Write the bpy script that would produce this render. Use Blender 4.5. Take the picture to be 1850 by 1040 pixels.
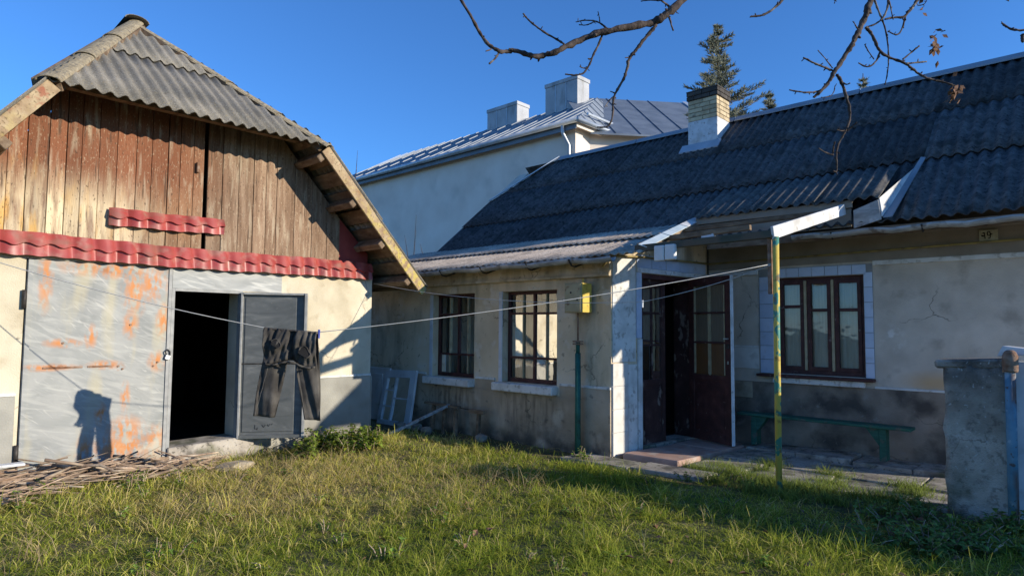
import bpy, bmesh, math, random
import numpy as np
from mathutils import Vector, Matrix
random.seed(7); rng = np.random.default_rng(7)
scene = bpy.context.scene
for o in list(bpy.data.objects): bpy.data.objects.remove(o)
COL = scene.collection
# ------------------------------------------------------------------ camera
# solved from the vanishing points of the house (-X) and the barn (+Y) in the photograph
PW, PH, FPX = 1850.0, 1040.0, 1150.07
def _d(px, py): return Vector((px-PW/2, -(py-PH/2), -FPX)).normalized()
AX = -_d(-310, 582); AY = _d(2000, 600); AZ = AX.cross(AY)
RC = Matrix((AX, AY, AZ))                       # camera -> world
CAM = Vector((0, 0, 1.55))
def ray(px, py): return RC @ (Vector((px-PW/2, -(py-PH/2), -FPX))/FPX)
def on(axis, val, px, py):
    r = ray(px, py); i = 'xyz'.index(axis); return CAM + r*((val-CAM[i])/r[i])
cd = bpy.data.cameras.new('camera'); cam = bpy.data.objects.new('camera', cd); COL.objects.link(cam)
cam.matrix_world = Matrix.Translation(CAM) @ RC.to_4x4()
cd.sensor_width = 36; cd.sensor_fit = 'HORIZONTAL'; cd.lens = FPX/PW*36; cd.clip_start = .05; cd.clip_end = 2000
scene.camera = cam
# ------------------------------------------------------------------ sky and sun
ALPHA = math.atan(.43); ELEV = math.radians(15.9)
SUN = Vector((math.cos(ALPHA)*math.cos(ELEV), math.sin(ALPHA)*math.cos(ELEV), math.sin(ELEV)))
w = bpy.data.worlds.new('World'); scene.world = w; w.use_nodes = True
nt = w.node_tree; nt.nodes.clear()
sky = nt.nodes.new('ShaderNodeTexSky'); sky.sky_type = 'NISHITA'; sky.sun_disc = False
sky.sun_elevation = ELEV; sky.sun_rotation = math.atan2(SUN.x, SUN.y)
sky.altitude = 300; sky.air_density = 1.0; sky.dust_density = .0; sky.ozone_density = 8.8
bg = nt.nodes.new('ShaderNodeBackground'); bg.inputs[1].default_value = .142
wo = nt.nodes.new('ShaderNodeOutputWorld')
nt.links.new(sky.outputs[0], bg.inputs[0]); nt.links.new(bg.outputs[0], wo.inputs[0])
sl = bpy.data.lights.new('sun', 'SUN'); sl.energy = 3.7; sl.angle = math.radians(.5); sl.color = (1, .90, .74)
so = bpy.data.objects.new('sun', sl); COL.objects.link(so); so.rotation_euler = SUN.to_track_quat('Z', 'Y').to_euler(); so.location = (20, 12, 15)
vs = scene.view_settings; vs.view_transform = 'Standard'; vs.look = 'None'; vs.exposure = .74; vs.gamma = 1; vs.use_curve_mapping = False
scene.render.engine = 'CYCLES'

# ------------------------------------------------------------------ materials
def mk(name, ramp, scale=3., stretch=(1,1,1), detail=7, rough=.85, bump=.25, bscale=45., bstretch=None, stains=(), rand=0., metal=0., spec=.3, coord='pos', dist=0., bdist=.01):
    m = bpy.data.materials.new(name); m.use_nodes = True
    T = m.node_tree; N = T.nodes; L = T.links; N.clear()
    out = N.new('ShaderNodeOutputMaterial'); b = N.new('ShaderNodeBsdfPrincipled'); L.new(b.outputs[0], out.inputs[0])
    b.inputs['Roughness'].default_value = rough; b.inputs['Metallic'].default_value = metal
    b.inputs['Specular IOR Level'].default_value = spec
    if coord == 'pos': co = N.new('ShaderNodeNewGeometry').outputs['Position']
    else: co = N.new('ShaderNodeTexCoord').outputs['Object']
    oi = None
    if rand or coord != 'pos':
        oi = N.new('ShaderNodeObjectInfo')
        add = N.new('ShaderNodeVectorMath'); add.operation = 'ADD'; cmb = N.new('ShaderNodeCombineXYZ')
        mu = N.new('ShaderNodeMath'); mu.operation = 'MULTIPLY'; mu.inputs[1].default_value = 37.
        L.new(oi.outputs['Random'], mu.inputs[0])
        for k in range(3): L.new(mu.outputs[0], cmb.inputs[k])
        L.new(co, add.inputs[0]); L.new(cmb.outputs[0], add.inputs[1]); nco = add.outputs[0]
    else: nco = co
    def noise(sc, st, det, ds=0., off=0., rot=0.):
        src = nco
        if rot:
            m0 = N.new('ShaderNodeMapping'); m0.inputs['Rotation'].default_value = (rot, 0, 0); L.new(nco, m0.inputs[0]); src = m0.outputs[0]
        mp = N.new('ShaderNodeMapping'); mp.inputs['Scale'].default_value = [sc*s for s in st]; mp.inputs['Location'].default_value = (off, off*1.7, off*.6)
        n = N.new('ShaderNodeTexNoise'); n.inputs['Scale'].default_value = 1; n.inputs['Detail'].default_value = det; n.inputs['Distortion'].default_value = ds
        L.new(src, mp.inputs[0]); L.new(mp.outputs[0], n.inputs['Vector']); return n.outputs['Fac']
    def rampn(f, pts):
        r = N.new('ShaderNodeValToRGB'); e = r.color_ramp.elements
        while len(e) < len(pts): e.new(.5)
        for k, (p, c) in enumerate(pts): e[k].position = p; e[k].color = (c[0], c[1], c[2], 1) if hasattr(c, '__len__') else (c, c, c, 1)
        L.new(f, r.inputs[0]); return r.outputs[0]
    c = rampn(noise(scale, stretch, detail, dist), ramp)
    sep = None
    for k, s in enumerate(stains):
        if 'wave' in s:
            (wc_, ws_, wd_) = s['wave']; mp = N.new('ShaderNodeMapping'); mp.inputs['Location'].default_value = [-q for q in wc_]; L.new(co, mp.inputs[0])
            wvn = N.new('ShaderNodeTexWave'); wvn.wave_type = 'RINGS'; wvn.rings_direction = 'SPHERICAL'; wvn.inputs['Scale'].default_value = ws_*.5; wvn.inputs['Distortion'].default_value = wd_; wvn.inputs['Detail'].default_value = 4; wvn.inputs['Detail Scale'].default_value = .9
            L.new(mp.outputs[0], wvn.inputs['Vector']); g_ = rampn(noise(4.5, (1,1,1), 4, 1., 2.3), [(.40, 0.), (.62, 1.)])
            f0 = rampn(wvn.outputs['Fac'], [(s['lo'], 0.), (s['hi'], s['amt'])]); mm = N.new('ShaderNodeMath'); mm.operation = 'MULTIPLY'; L.new(f0, mm.inputs[0]); L.new(g_, mm.inputs[1]); f = mm.outputs[0]
        elif 'crack' in s:
            nz_ = N.new('ShaderNodeTexNoise'); nz_.inputs['Scale'].default_value = 5; nz_.inputs['Detail'].default_value = 5; L.new(co, nz_.inputs['Vector'])
            ad = N.new('ShaderNodeVectorMath'); ad.operation = 'MULTIPLY_ADD'; ad.inputs[1].default_value = (.35, .35, .35); L.new(nz_.outputs['Color'], ad.inputs[0]); L.new(co, ad.inputs[2])
            vo = N.new('ShaderNodeTexVoronoi'); vo.feature = 'DISTANCE_TO_EDGE'; vo.inputs['Scale'].default_value = s['crack']; L.new(ad.outputs[0], vo.inputs['Vector'])
            f0 = rampn(vo.outputs['Distance'], [(.002, s['amt']), (.010, 0.)]); g_ = rampn(noise(1.3, (1,1,1), 3, 0., 5.), [(.50, 0.), (.58, 1.)])
            mm = N.new('ShaderNodeMath'); mm.operation = 'MULTIPLY'; L.new(f0, mm.inputs[0]); L.new(g_, mm.inputs[1]); f = mm.outputs[0]
        else: f = rampn(noise(s.get('scale', 2), s.get('stretch', (1,1,1)), s.get('detail', 6), s.get('dist', 0.), 3.1*(k+1), s.get('rot', 0.)), [(s.get('lo', .5), 0.), (s.get('hi', .65), s.get('amt', 1.))])
        for (ax, a, bb) in s.get('mask', ()):
            if sep is None: sep = N.new('ShaderNodeSeparateXYZ'); L.new(co, sep.inputs[0])
            mr = N.new('ShaderNodeMapRange'); mr.inputs[1].default_value = a; mr.inputs[2].default_value = bb
            L.new(sep.outputs['xyz'.index(ax)], mr.inputs[0])
            mm = N.new('ShaderNodeMath'); mm.operation = 'MULTIPLY'; L.new(f, mm.inputs[0]); L.new(mr.outputs[0], mm.inputs[1]); f = mm.outputs[0]
        if 'ball' in s:
            tot = None
            for (p, sc) in s['ball']:
                vm = N.new('ShaderNodeVectorMath'); vm.operation = 'SUBTRACT'; vm.inputs[1].default_value = p; L.new(co, vm.inputs[0])
                v2 = N.new('ShaderNodeVectorMath'); v2.operation = 'MULTIPLY'; v2.inputs[1].default_value = [1/q for q in sc]; L.new(vm.outputs[0], v2.inputs[0])
                ln = N.new('ShaderNodeVectorMath'); ln.operation = 'LENGTH'; L.new(v2.outputs[0], ln.inputs[0])
                mr = N.new('ShaderNodeMapRange'); mr.inputs[1].default_value = 1.; mr.inputs[2].default_value = .2; L.new(ln.outputs['Value'], mr.inputs[0])
                if tot is None: tot = mr.outputs[0]
                else:
                    mx = N.new('ShaderNodeMath'); mx.operation = 'MAXIMUM'; L.new(tot, mx.inputs[0]); L.new(mr.outputs[0], mx.inputs[1]); tot = mx.outputs[0]
            mm = N.new('ShaderNodeMath'); mm.operation = 'MULTIPLY'; L.new(f, mm.inputs[0]); L.new(tot, mm.inputs[1]); f = mm.outputs[0]
        mx = N.new('ShaderNodeMix'); mx.data_type = 'RGBA'; L.new(f, mx.inputs[0]); L.new(c, mx.inputs[6])
        mx.inputs[7].default_value = (*s['col'], 1); c = mx.outputs[2]
    if rand:
        hs = N.new('ShaderNodeHueSaturation'); mr = N.new('ShaderNodeMapRange'); mr.inputs[3].default_value = 1-rand; mr.inputs[4].default_value = 1+rand
        L.new(oi.outputs['Random'], mr.inputs[0]); L.new(mr.outputs[0], hs.inputs['Value']); L.new(c, hs.inputs['Color']); c = hs.outputs[0]
    L.new(c, b.inputs['Base Color'])
    if bump:
        bp = N.new('ShaderNodeBump'); bp.inputs['Strength'].default_value = bump; bp.inputs['Distance'].default_value = bdist
        L.new(noise(bscale, bstretch or stretch, 6), bp.inputs['Height']); L.new(bp.outputs[0], b.inputs['Normal'])
    return m
V = lambda k, t=(1,1,1): (k*t[0], k*t[1], k*t[2])
cream = (.62,.53,.36)
MAT = {}
def A(key, *a, **k): MAT[key] = mk(key, *a, **k)
A('barn_plaster', [(.3,(.46,.40,.285)),(.5,(.585,.52,.385)),(.7,(.66,.60,.47))], scale=2.2, rough=.95, bump=.5, bscale=70, stains=[dict(col=(.10,.085,.065),crack=1.1,amt=.8),dict(col=(.40,.33,.22),scale=7,lo=.56,hi=.72,amt=.5),dict(col=(.30,.24,.15),scale=1.3,lo=.58,hi=.75,amt=.5,stretch=(1,1,.5)),dict(col=(.25,.21,.15),scale=5,lo=.35,hi=.6,amt=.7,mask=[('z',.35,.0)])])
A('barn_plinth', [(.3,(.24,.23,.20)),(.55,(.33,.32,.28)),(.75,(.42,.40,.34))], scale=2.5, rough=.95, bump=.5, bscale=60, stains=[dict(col=(.14,.13,.10),scale=4,lo=.35,hi=.6,amt=.8,mask=[('z',.4,.0)])])
A('limewash', [(.3,(.55,.54,.50)),(.6,(.72,.71,.67))], scale=6, rough=.9, bump=.35, bscale=60, stains=[dict(col=(.33,.30,.25),scale=14,lo=.56,hi=.66,amt=.7)])
A('house_plaster', [(.28,(.54,.43,.28)),(.5,(.67,.545,.37)),(.72,(.74,.62,.45))], scale=1.8, rough=.95, bump=.55, bscale=75, stains=[dict(col=(.10,.085,.065),crack=1.1,amt=.8),dict(col=(.30,.24,.16),scale=2.5,lo=.50,hi=.68,amt=.75,stretch=(1.4,1.4,.45)),dict(col=(.70,.64,.54),scale=5,lo=.58,hi=.68,amt=.6),dict(col=(.16,.13,.09),scale=11,lo=.63,hi=.70,amt=.6),dict(col=(.20,.16,.10),scale=1.5,stretch=(3,3,.5),lo=.45,hi=.65,amt=.7,mask=[('z',1.95,2.4)])])
A('house_plinth', [(.3,(.28,.22,.15)),(.5,(.40,.32,.225)),(.72,(.52,.42,.31))], scale=2.4, rough=.95, bump=.6, bscale=60, stains=[dict(col=(.13,.105,.075),scale=9,stretch=(1.6,1.6,.25),lo=.44,hi=.60,amt=.75,ball=[((-7.3,6.52,.45),(.75,.3,.40)),((-5.75,6.52,.45),(.8,.3,.40))]),dict(col=(.07,.075,.04),scale=5,lo=.40,hi=.6,amt=.8,mask=[('z',.22,.0)]),dict(col=(.10,.085,.065),crack=1.1,amt=.8),dict(col=(.52,.45,.35),scale=3.3,lo=.58,hi=.70,amt=.7),dict(col=(.07,.065,.055),scale=3,lo=.40,hi=.62,amt=.85,mask=[('z',.45,.05)]),dict(col=(.10,.09,.075),scale=9,lo=.60,hi=.70,amt=.6)])
A('facade_plaster', [(.3,(.50,.43,.345)),(.55,(.61,.53,.43)),(.75,(.69,.61,.51))], scale=3, rough=.95, bump=.6, bscale=85, stains=[dict(col=(.10,.085,.065),crack=1.1,amt=.8),dict(col=(.62,.40,.20),scale=2.3,lo=.40,hi=.52,amt=.8,ball=[((-1.45,8.7,.95),(.45,.5,.16)),((-.75,8.7,1.0),(.5,.5,.2))]),dict(col=(.80,.76,.70),scale=7,lo=.52,hi=.6,amt=.8,ball=[((-1.2,8.7,1.05),(.25,.5,.12)),((-1.9,8.7,1.45),(.18,.5,.2))]),dict(col=(.26,.215,.165),scale=4,lo=.56,hi=.72,amt=.55)])
A('facade_plinth', [(.3,(.16,.135,.105)),(.5,(.25,.21,.165)),(.72,(.35,.30,.24))], scale=2.6, rough=.95, bump=.6, bscale=60, stains=[dict(col=(.10,.085,.065),crack=1.1,amt=.8),dict(col=(.055,.05,.045),scale=2.6,lo=.48,hi=.64,amt=.8),dict(col=(.30,.28,.25),scale=8,lo=.62,hi=.7,amt=.6)])
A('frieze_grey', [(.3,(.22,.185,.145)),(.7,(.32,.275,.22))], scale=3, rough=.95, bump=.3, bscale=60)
A('slate', [(.25,(.13,.12,.10)),(.5,(.20,.185,.155)),(.75,(.28,.255,.215))], scale=1.6, rough=.95, bump=.6, bscale=120, stains=[dict(col=(.36,.27,.12),scale=40,lo=.60,hi=.68,amt=.5),dict(col=(.09,.085,.075),scale=55,lo=.55,hi=.64,amt=.7),dict(col=(.46,.45,.41),scale=80,lo=.58,hi=.68,amt=.6),dict(col=(.13,.12,.10),scale=2.2,lo=.54,hi=.7,amt=.55)], rand=.10)
A('slate_brown', [(.25,(.36,.29,.22)),(.5,(.50,.41,.32)),(.75,(.62,.53,.43))], scale=3, rough=.95, bump=.6, bscale=120, stains=[dict(col=(.12,.105,.09),scale=40,lo=.54,hi=.64,amt=.7),dict(col=(.55,.52,.46),scale=50,lo=.60,hi=.68,amt=.6),dict(col=(.15,.13,.11),scale=3,lo=.54,hi=.7,amt=.6)], rand=.12)  # slate lightened and warmed to strengthen the weak grazing sun on the lower roof
A('slate_mid', [(.25,(.07,.066,.06)),(.5,(.12,.112,.10)),(.75,(.19,.175,.155))], scale=9, rough=.95, bump=.6, bscale=120, stains=[dict(col=(.03,.03,.03),scale=26,lo=.55,hi=.66,amt=.8)], rand=.1)  # slate darkened so the canopy valleys look shadowed between lit crests
A('slate_dark', [(.25,(.052,.050,.049)),(.5,(.090,.087,.085)),(.75,(.14,.135,.128))], scale=10, rough=.95, bump=.6, bscale=120, stains=[dict(col=(.016,.016,.017),scale=26,lo=.55,hi=.66,amt=.8),dict(col=(.22,.22,.22),scale=42,lo=.64,hi=.71,amt=.6),dict(col=(.026,.028,.026),scale=4,lo=.52,hi=.66,amt=.7)], rand=.30)  # slate darkened so the main slope reads as shaded
A('slate_lichen', [(.3,(.22,.175,.11)),(.55,(.33,.275,.18)),(.75,(.43,.36,.24))], scale=22, rough=.95, bump=.7, bscale=140, stains=[dict(col=(.14,.13,.11),scale=30,lo=.54,hi=.62,amt=.8)])
# gable boards: red-brown paint worn to bare wood in a ragged line
A('gable_board', [(.3,(.15,.09,.055)),(.5,(.235,.15,.095)),(.7,(.33,.23,.155))], scale=3, stretch=(6,6,.55), rough=.85, bump=.7, bscale=14, bstretch=(9,9,.5), rand=.17, stains=[
  dict(col=(.34,.175,.085),scale=3,lo=.25,hi=.45,amt=.75,stretch=(2,4,.5),ball=[((-7.7,2.62,3.2),(.6,.55,1.2))]),
  dict(col=(.66,.53,.34),scale=3.,lo=.34,hi=.54,amt=.95,stretch=(2,4.5,.6),mask=[('z',3.35,2.75),('y',2.6,1.9)]),
  dict(col=(.20,.075,.036),scale=3.4,lo=.20,hi=.42,amt=.95,stretch=(2,5,.7),mask=[('z',2.80,3.2),('y',3.3,2.6)]),
  dict(col=(.42,.34,.24),scale=5,lo=.54,hi=.68,amt=.6,stretch=(2,4,.5)),
  dict(col=(.64,.36,.09),scale=3.0,lo=.52,hi=.64,amt=.75,stretch=(1,3,.6),mask=[('z',3.3,2.6),('y',2.3,1.3)]),
  dict(col=(.50,.40,.27),scale=75,lo=.60,hi=.68,amt=.5,stretch=(1,1,.4)),
  dict(col=(.06,.04,.025),scale=60,lo=.62,hi=.68,amt=.7,stretch=(1,1,.4)),
  dict(col=(.07,.045,.03),scale=6,lo=.62,hi=.68,amt=.7,stretch=(2,4,.35))])
A('timber', [(.3,(.13,.085,.052)),(.5,(.20,.14,.09)),(.7,(.28,.21,.14))], scale=5, stretch=(1,3,3), rough=.85, bump=.5, bscale=30, rand=.15, stains=[dict(col=(.10,.07,.045),scale=9,lo=.55,hi=.65,amt=.7)])
A('verge_timber', [(.3,(.25,.165,.095)),(.5,(.36,.26,.155)),(.7,(.46,.36,.22))], scale=9, rough=.85, bump=.5, bscale=40, stains=[dict(col=(.52,.42,.10),scale=14,lo=.46,hi=.6,amt=.8,mask=[('z',3.6,2.5)]),dict(col=(.30,.09,.05),scale=10,lo=.55,hi=.62,amt=.8,mask=[('z',3.2,3.7)]),dict(col=(.12,.08,.04),scale=40,lo=.58,hi=.66,amt=.7)])
A('red_metal', [(.35,(.29,.045,.038)),(.6,(.37,.068,.055)),(.75,(.43,.11,.09))], scale=6, rough=.42, bump=.05, bscale=30, spec=.55, stains=[dict(col=(.40,.22,.17),scale=9,lo=.52,hi=.70,amt=.55),dict(col=(.22,.13,.09),scale=3,stretch=(1,1.5,3),lo=.54,hi=.66,amt=.5),dict(col=(.20,.03,.03),scale=26,lo=.68,hi=.73,amt=.6)])
A('red_paint', [(.3,(.25,.04,.035)),(.7,(.36,.07,.055))], scale=5, rough=.7, bump=.3, bscale=40)
def rustb(y, z, sy, sz): return ((-7.68, y, z), (.3, sy, sz))
A('gate_metal', [(.34,(.20,.21,.205)),(.5,(.26,.27,.26)),(.68,(.32,.325,.31))], scale=1.7, detail=8, dist=1.2, rough=.6, bump=.12, bscale=26, spec=.4, stains=[
  dict(col=(.40,.40,.375),scale=2.0,stretch=(1,1.1,8),rot=.45,dist=.9,detail=5,lo=.50,hi=.72,amt=.7),
  dict(col=(.43,.43,.40),scale=2.3,stretch=(1,1.3,9),rot=.15,dist=1.1,detail=5,lo=.54,hi=.72,amt=.7),
  dict(col=(.22,.23,.225),scale=2.4,stretch=(1,1.2,7),rot=.25,dist=.8,detail=5,lo=.56,hi=.70,amt=.6),
  dict(col=(.50,.49,.45),scale=4,stretch=(1,1,9),rot=.75,dist=1.2,detail=4,lo=.62,hi=.72,amt=.5),
  dict(col=(.44,.39,.25),scale=2.0,stretch=(1,2.2,.6),lo=.52,hi=.68,amt=.55),
  dict(col=(.50,.18,.035),scale=15,stretch=(1,1.5,.7),detail=9,lo=.40,hi=.56,amt=.95,ball=[rustb(2.05,2.13,.62,.12),rustb(2.25,1.92,.15,.35),rustb(2.42,2.0,.2,.25),rustb(2.22,1.55,.10,.18),rustb(1.86,1.42,.07,.16),rustb(1.62,1.36,.2,.06),rustb(2.55,1.6,.10,.25),rustb(2.0,1.13,.2,.06),rustb(1.5,1.12,.3,.05),rustb(2.5,1.15,.12,.14),rustb(2.2,.78,.06,.2),rustb(2.22,.42,.22,.2),rustb(2.2,.25,.4,.22),rustb(2.52,.3,.15,.2),rustb(1.98,.62,.07,.14),rustb(1.85,.2,.1,.3),rustb(1.45,2.0,.08,.4)]),
  dict(col=(.30,.11,.035),scale=12,stretch=(1,1,1),lo=.52,hi=.60,amt=.9,ball=[rustb(1.62,1.12,.35,.03),rustb(2.05,2.12,.4,.05),rustb(2.1,1.1,.1,.05),rustb(2.25,.7,.05,.1)]),
  dict(col=(.50,.46,.36),scale=8,lo=.48,hi=.60,amt=.6,ball=[rustb(2.45,.25,.4,.2)])])
A('grey_metal', [(.35,(.27,.28,.275)),(.55,(.33,.34,.33)),(.7,(.40,.405,.39))], scale=3, stretch=(1,1,3), dist=1., rough=.6, bump=.12, bscale=26, stains=[dict(col=(.54,.54,.50),scale=2.2,stretch=(1,1,9),rot=.2,dist=1.,detail=5,lo=.52,hi=.66,amt=.7)])
A('dark_grey_metal', [(.35,(.080,.087,.087)),(.55,(.108,.115,.115)),(.7,(.15,.157,.153))], scale=2.4, stretch=(1,1,3), dist=1.5, rough=.5, bump=.08, bscale=20, spec=.45, stains=[dict(col=(.20,.20,.19),scale=7,stretch=(1,1,3),lo=.62,hi=.72,amt=.45,dist=2)])
A('edge_grey', [(.35,(.24,.245,.24)),(.7,(.36,.36,.345))], scale=12, rough=.6, bump=.1)
A('iron', [(.35,(.03,.028,.026)),(.7,(.08,.07,.06))], scale=18, rough=.6, bump=.2, metal=.4)
A('steel', [(.35,(.45,.45,.45)),(.7,(.6,.6,.6))], scale=18, rough=.35, bump=.05, metal=.9)
A('rust', [(.35,(.16,.075,.04)),(.5,(.24,.15,.10)),(.7,(.33,.24,.18))], scale=14, rough=.9, bump=.5, bscale=60)
A('zinc', [(.35,(.40,.44,.48)),(.6,(.52,.56,.60))], scale=3, rough=.45, bump=.08, bscale=10, metal=.35, spec=.5, rand=.05)
A('zinc_roof', [(.35,(.22,.25,.28)),(.6,(.30,.33,.36))], scale=2, rough=.5, bump=.05, bscale=10, metal=.1, rand=.06)
A('zinc_grey', [(.35,(.34,.35,.36)),(.6,(.44,.45,.46))], scale=1.5, rough=.6, bump=.05, stains=[dict(col=(.22,.21,.19),scale=2.5,stretch=(1,1,.4),lo=.55,hi=.68,amt=.6)])
A('zinc_blue', [(.35,(.13,.16,.20)),(.6,(.18,.215,.26))], scale=2, rough=.55, bump=.05, bscale=10, metal=.2)
A('old_gutter', [(.35,(.26,.26,.25)),(.6,(.40,.40,.385))], scale=7, stretch=(1,4,4), rough=.7, bump=.2, bscale=40, metal=.2, stains=[dict(col=(.55,.55,.54),scale=5,lo=.55,hi=.62,amt=.7),dict(col=(.14,.10,.07),scale=8,lo=.58,hi=.66,amt=.7)])
A('white_metal', [(.35,(.50,.51,.50)),(.6,(.66,.66,.64))], scale=4, rough=.5, bump=.15, stains=[dict(col=(.24,.22,.19),scale=7,lo=.54,hi=.68,amt=.6),dict(col=(.30,.15,.07),scale=14,lo=.62,hi=.69,amt=.6)])
A('blue_white_metal', [(.35,(.42,.52,.55)),(.6,(.56,.64,.66))], scale=4, rough=.5, bump=.1)
A('neighbour_plaster', [(.3,(.74,.63,.54)),(.6,(.82,.72,.63)),(.75,(.85,.76,.68))], scale=1.0, rough=.95, bump=.2, bscale=30, stains=[dict(col=(.55,.49,.42),scale=.8,lo=.54,hi=.7,amt=.5)])
A('maroon_paint', [(.3,(.050,.017,.014)),(.55,(.078,.025,.021)),(.75,(.12,.045,.038))], scale=8, rough=.6, bump=.3, bscale=60, spec=.4, stains=[dict(col=(.26,.20,.17),scale=16,lo=.66,hi=.72,amt=.6)])
A('door_worn', [(.3,(.035,.015,.013)),(.55,(.055,.024,.021)),(.75,(.09,.045,.04))], scale=6, rough=.75, bump=.4, bscale=40, stains=[dict(col=(.30,.24,.20),scale=9,stretch=(1,1,.6),lo=.60,hi=.66,amt=.6)])
A('beige_bar', [(.3,(.34,.27,.16)),(.7,(.48,.40,.25))], scale=12, rough=.7, bump=.2)
A('white_paint', [(.3,(.56,.57,.57)),(.6,(.70,.71,.71))], scale=9, rough=.7, bump=.3, bscale=70, stains=[dict(col=(.27,.24,.21),scale=18,lo=.61,hi=.68,amt=.7),dict(col=(.40,.37,.32),scale=4,lo=.48,hi=.66,amt=.6)])
A('tile', [(.35,(.46,.53,.66)),(.65,(.54,.60,.72))], scale=6, rough=.25, bump=.02, spec=.5, rand=.06, coord='obj', stains=[dict(col=(.33,.33,.34),scale=7,lo=.6,hi=.7,amt=.4)])
A('tile_cream', [(.35,(.58,.56,.51)),(.65,(.68,.66,.61))], scale=5, rough=.4, bump=.04, spec=.4, rand=.06, coord='obj', stains=[dict(col=(.40,.36,.30),scale=6,lo=.58,hi=.7,amt=.5)])
A('grout', [(.3,(.24,.24,.23)),(.7,(.32,.32,.31))], scale=9, rough=.95)
A('brick', [(.3,(.44,.34,.20)),(.55,(.56,.45,.28)),(.75,(.63,.53,.35))], scale=7, rough=.9, bump=.4, bscale=40, rand=.16, coord='obj', stains=[dict(col=(.16,.13,.10),scale=9,lo=.60,hi=.7,amt=.7)])
A('brick_soot', [(.3,(.045,.04,.036)),(.6,(.085,.075,.065))], scale=7, rough=.95, bump=.4, rand=.2, coord='obj')
A('mortar', [(.3,(.18,.16,.13)),(.7,(.28,.255,.21))], scale=14, rough=.95, bump=.4)
A('concrete', [(.3,(.25,.22,.18)),(.5,(.37,.33,.275)),(.72,(.46,.42,.355))], scale=4, rough=.95, bump=.5, bscale=70, rand=.08, stains=[dict(col=(.09,.08,.065),scale=5,lo=.48,hi=.66,amt=.8),dict(col=(.075,.085,.035),scale=3,lo=.54,hi=.68,amt=.7),dict(col=(.05,.045,.035),scale=24,lo=.58,hi=.66,amt=.7)])
A('pillar_concrete', [(.3,(.36,.31,.25)),(.5,(.50,.44,.365)),(.72,(.62,.555,.47))], scale=7, rough=.98, bump=1., bscale=90, bdist=.02, stains=[dict(col=(.10,.085,.065),crack=1.6,amt=.8),dict(col=(.055,.052,.045),scale=3,lo=.40,hi=.62,amt=.85,mask=[('z',.75,1.3)]),dict(col=(.13,.115,.095),scale=22,lo=.54,hi=.66,amt=.55),dict(col=(.58,.57,.53),scale=26,lo=.64,hi=.69,amt=.8),dict(col=(.075,.085,.04),scale=3,lo=.45,hi=.62,amt=.8,mask=[('z',.45,.1)])])
A('pink_tile', [(.3,(.34,.21,.165)),(.6,(.43,.29,.23))], scale=5, rough=.75, bump=.2, rand=.1, coord='obj', stains=[dict(col=(.42,.39,.34),scale=6,lo=.55,hi=.68,amt=.7)])
A('green_pipe', [(.3,(.012,.085,.065)),(.7,(.03,.14,.105))], scale=14, rough=.6, bump=.2, stains=[dict(col=(.03,.04,.03),scale=12,lo=.58,hi=.66,amt=.7)])
A('yellow_paint', [(.3,(.50,.34,.05)),(.6,(.62,.45,.085))], scale=8, rough=.55, bump=.2, stains=[dict(col=(.28,.17,.06),scale=16,lo=.60,hi=.66,amt=.7)])
A('box_beige', [(.3,(.33,.27,.15)),(.6,(.43,.36,.21))], scale=6, rough=.6, bump=.2, stains=[dict(col=(.18,.10,.05),scale=9,lo=.58,hi=.66,amt=.8)])
A('pole_paint', [(.42,(.58,.43,.08)),(.52,(.60,.46,.10)),(.545,(.055,.23,.18)),(.62,(.07,.26,.20))], scale=2.2, stretch=(3,3,2.2), detail=3, rough=.6, bump=.2, stains=[dict(col=(.25,.13,.05),scale=12,lo=.58,hi=.66,amt=.8),dict(col=(.60,.46,.10),scale=26,lo=.58,hi=.64,amt=.6)])
A('bench_green', [(.3,(.015,.075,.055)),(.6,(.03,.125,.09))], scale=9, stretch=(.6,4,4), rough=.65, bump=.3, bscale=50, stains=[dict(col=(.12,.11,.09),scale=10,lo=.58,hi=.66,amt=.7)])
A('beam_green', [(.3,(.055,.062,.045)),(.6,(.085,.095,.07))], scale=5, stretch=(.5,3,3), rough=.75, bump=.3, stains=[dict(col=(.13,.10,.07),scale=4,lo=.50,hi=.6,amt=.8)])
A('gas_paint', [(.3,(.22,.16,.05)),(.6,(.33,.25,.085))], scale=8, rough=.6, bump=.2, stains=[dict(col=(.14,.10,.06),scale=9,lo=.52,hi=.64,amt=.7)])
A('blue_pipe', [(.3,(.075,.19,.27)),(.6,(.14,.27,.35))], scale=10, rough=.6, bump=.3, stains=[dict(col=(.35,.45,.50),scale=9,lo=.57,hi=.64,amt=.7),dict(col=(.16,.075,.04),scale=5,stretch=(1,1,.5),lo=.50,hi=.60,amt=.9,mask=[('x',-.60,-.565)]),dict(col=(.10,.05,.03),scale=20,lo=.62,hi=.67,amt=.8)])
A('white_wall', [(.3,(.50,.52,.54)),(.6,(.62,.64,.66))], scale=4, rough=.9, bump=.4, stains=[dict(col=(.30,.29,.27),scale=5,lo=.55,hi=.7,amt=.6)])
A('curtain', [(.3,(.40,.37,.31)),(.6,(.55,.51,.44))], scale=5, stretch=(9,9,.4), rough=.95, bump=.5, bscale=8, bstretch=(9,9,.3))
A('net_curtain', [(.3,(.62,.56,.47)),(.6,(.76,.70,.60))], scale=5, stretch=(9,9,.4), rough=.95, bump=.5, bscale=8, bstretch=(9,9,.3))
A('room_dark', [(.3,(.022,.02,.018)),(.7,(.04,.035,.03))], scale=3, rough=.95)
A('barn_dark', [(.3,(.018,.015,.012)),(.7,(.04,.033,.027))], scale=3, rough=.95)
A('denim', [(.3,(.030,.028,.026)),(.5,(.060,.055,.050)),(.72,(.12,.11,.098))], scale=7, detail=9, rough=.95, bump=.5, bscale=260, spec=.1, stains=[dict(col=(.15,.138,.12),scale=5,stretch=(1,1,.5),lo=.54,hi=.7,amt=.55)])
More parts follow.
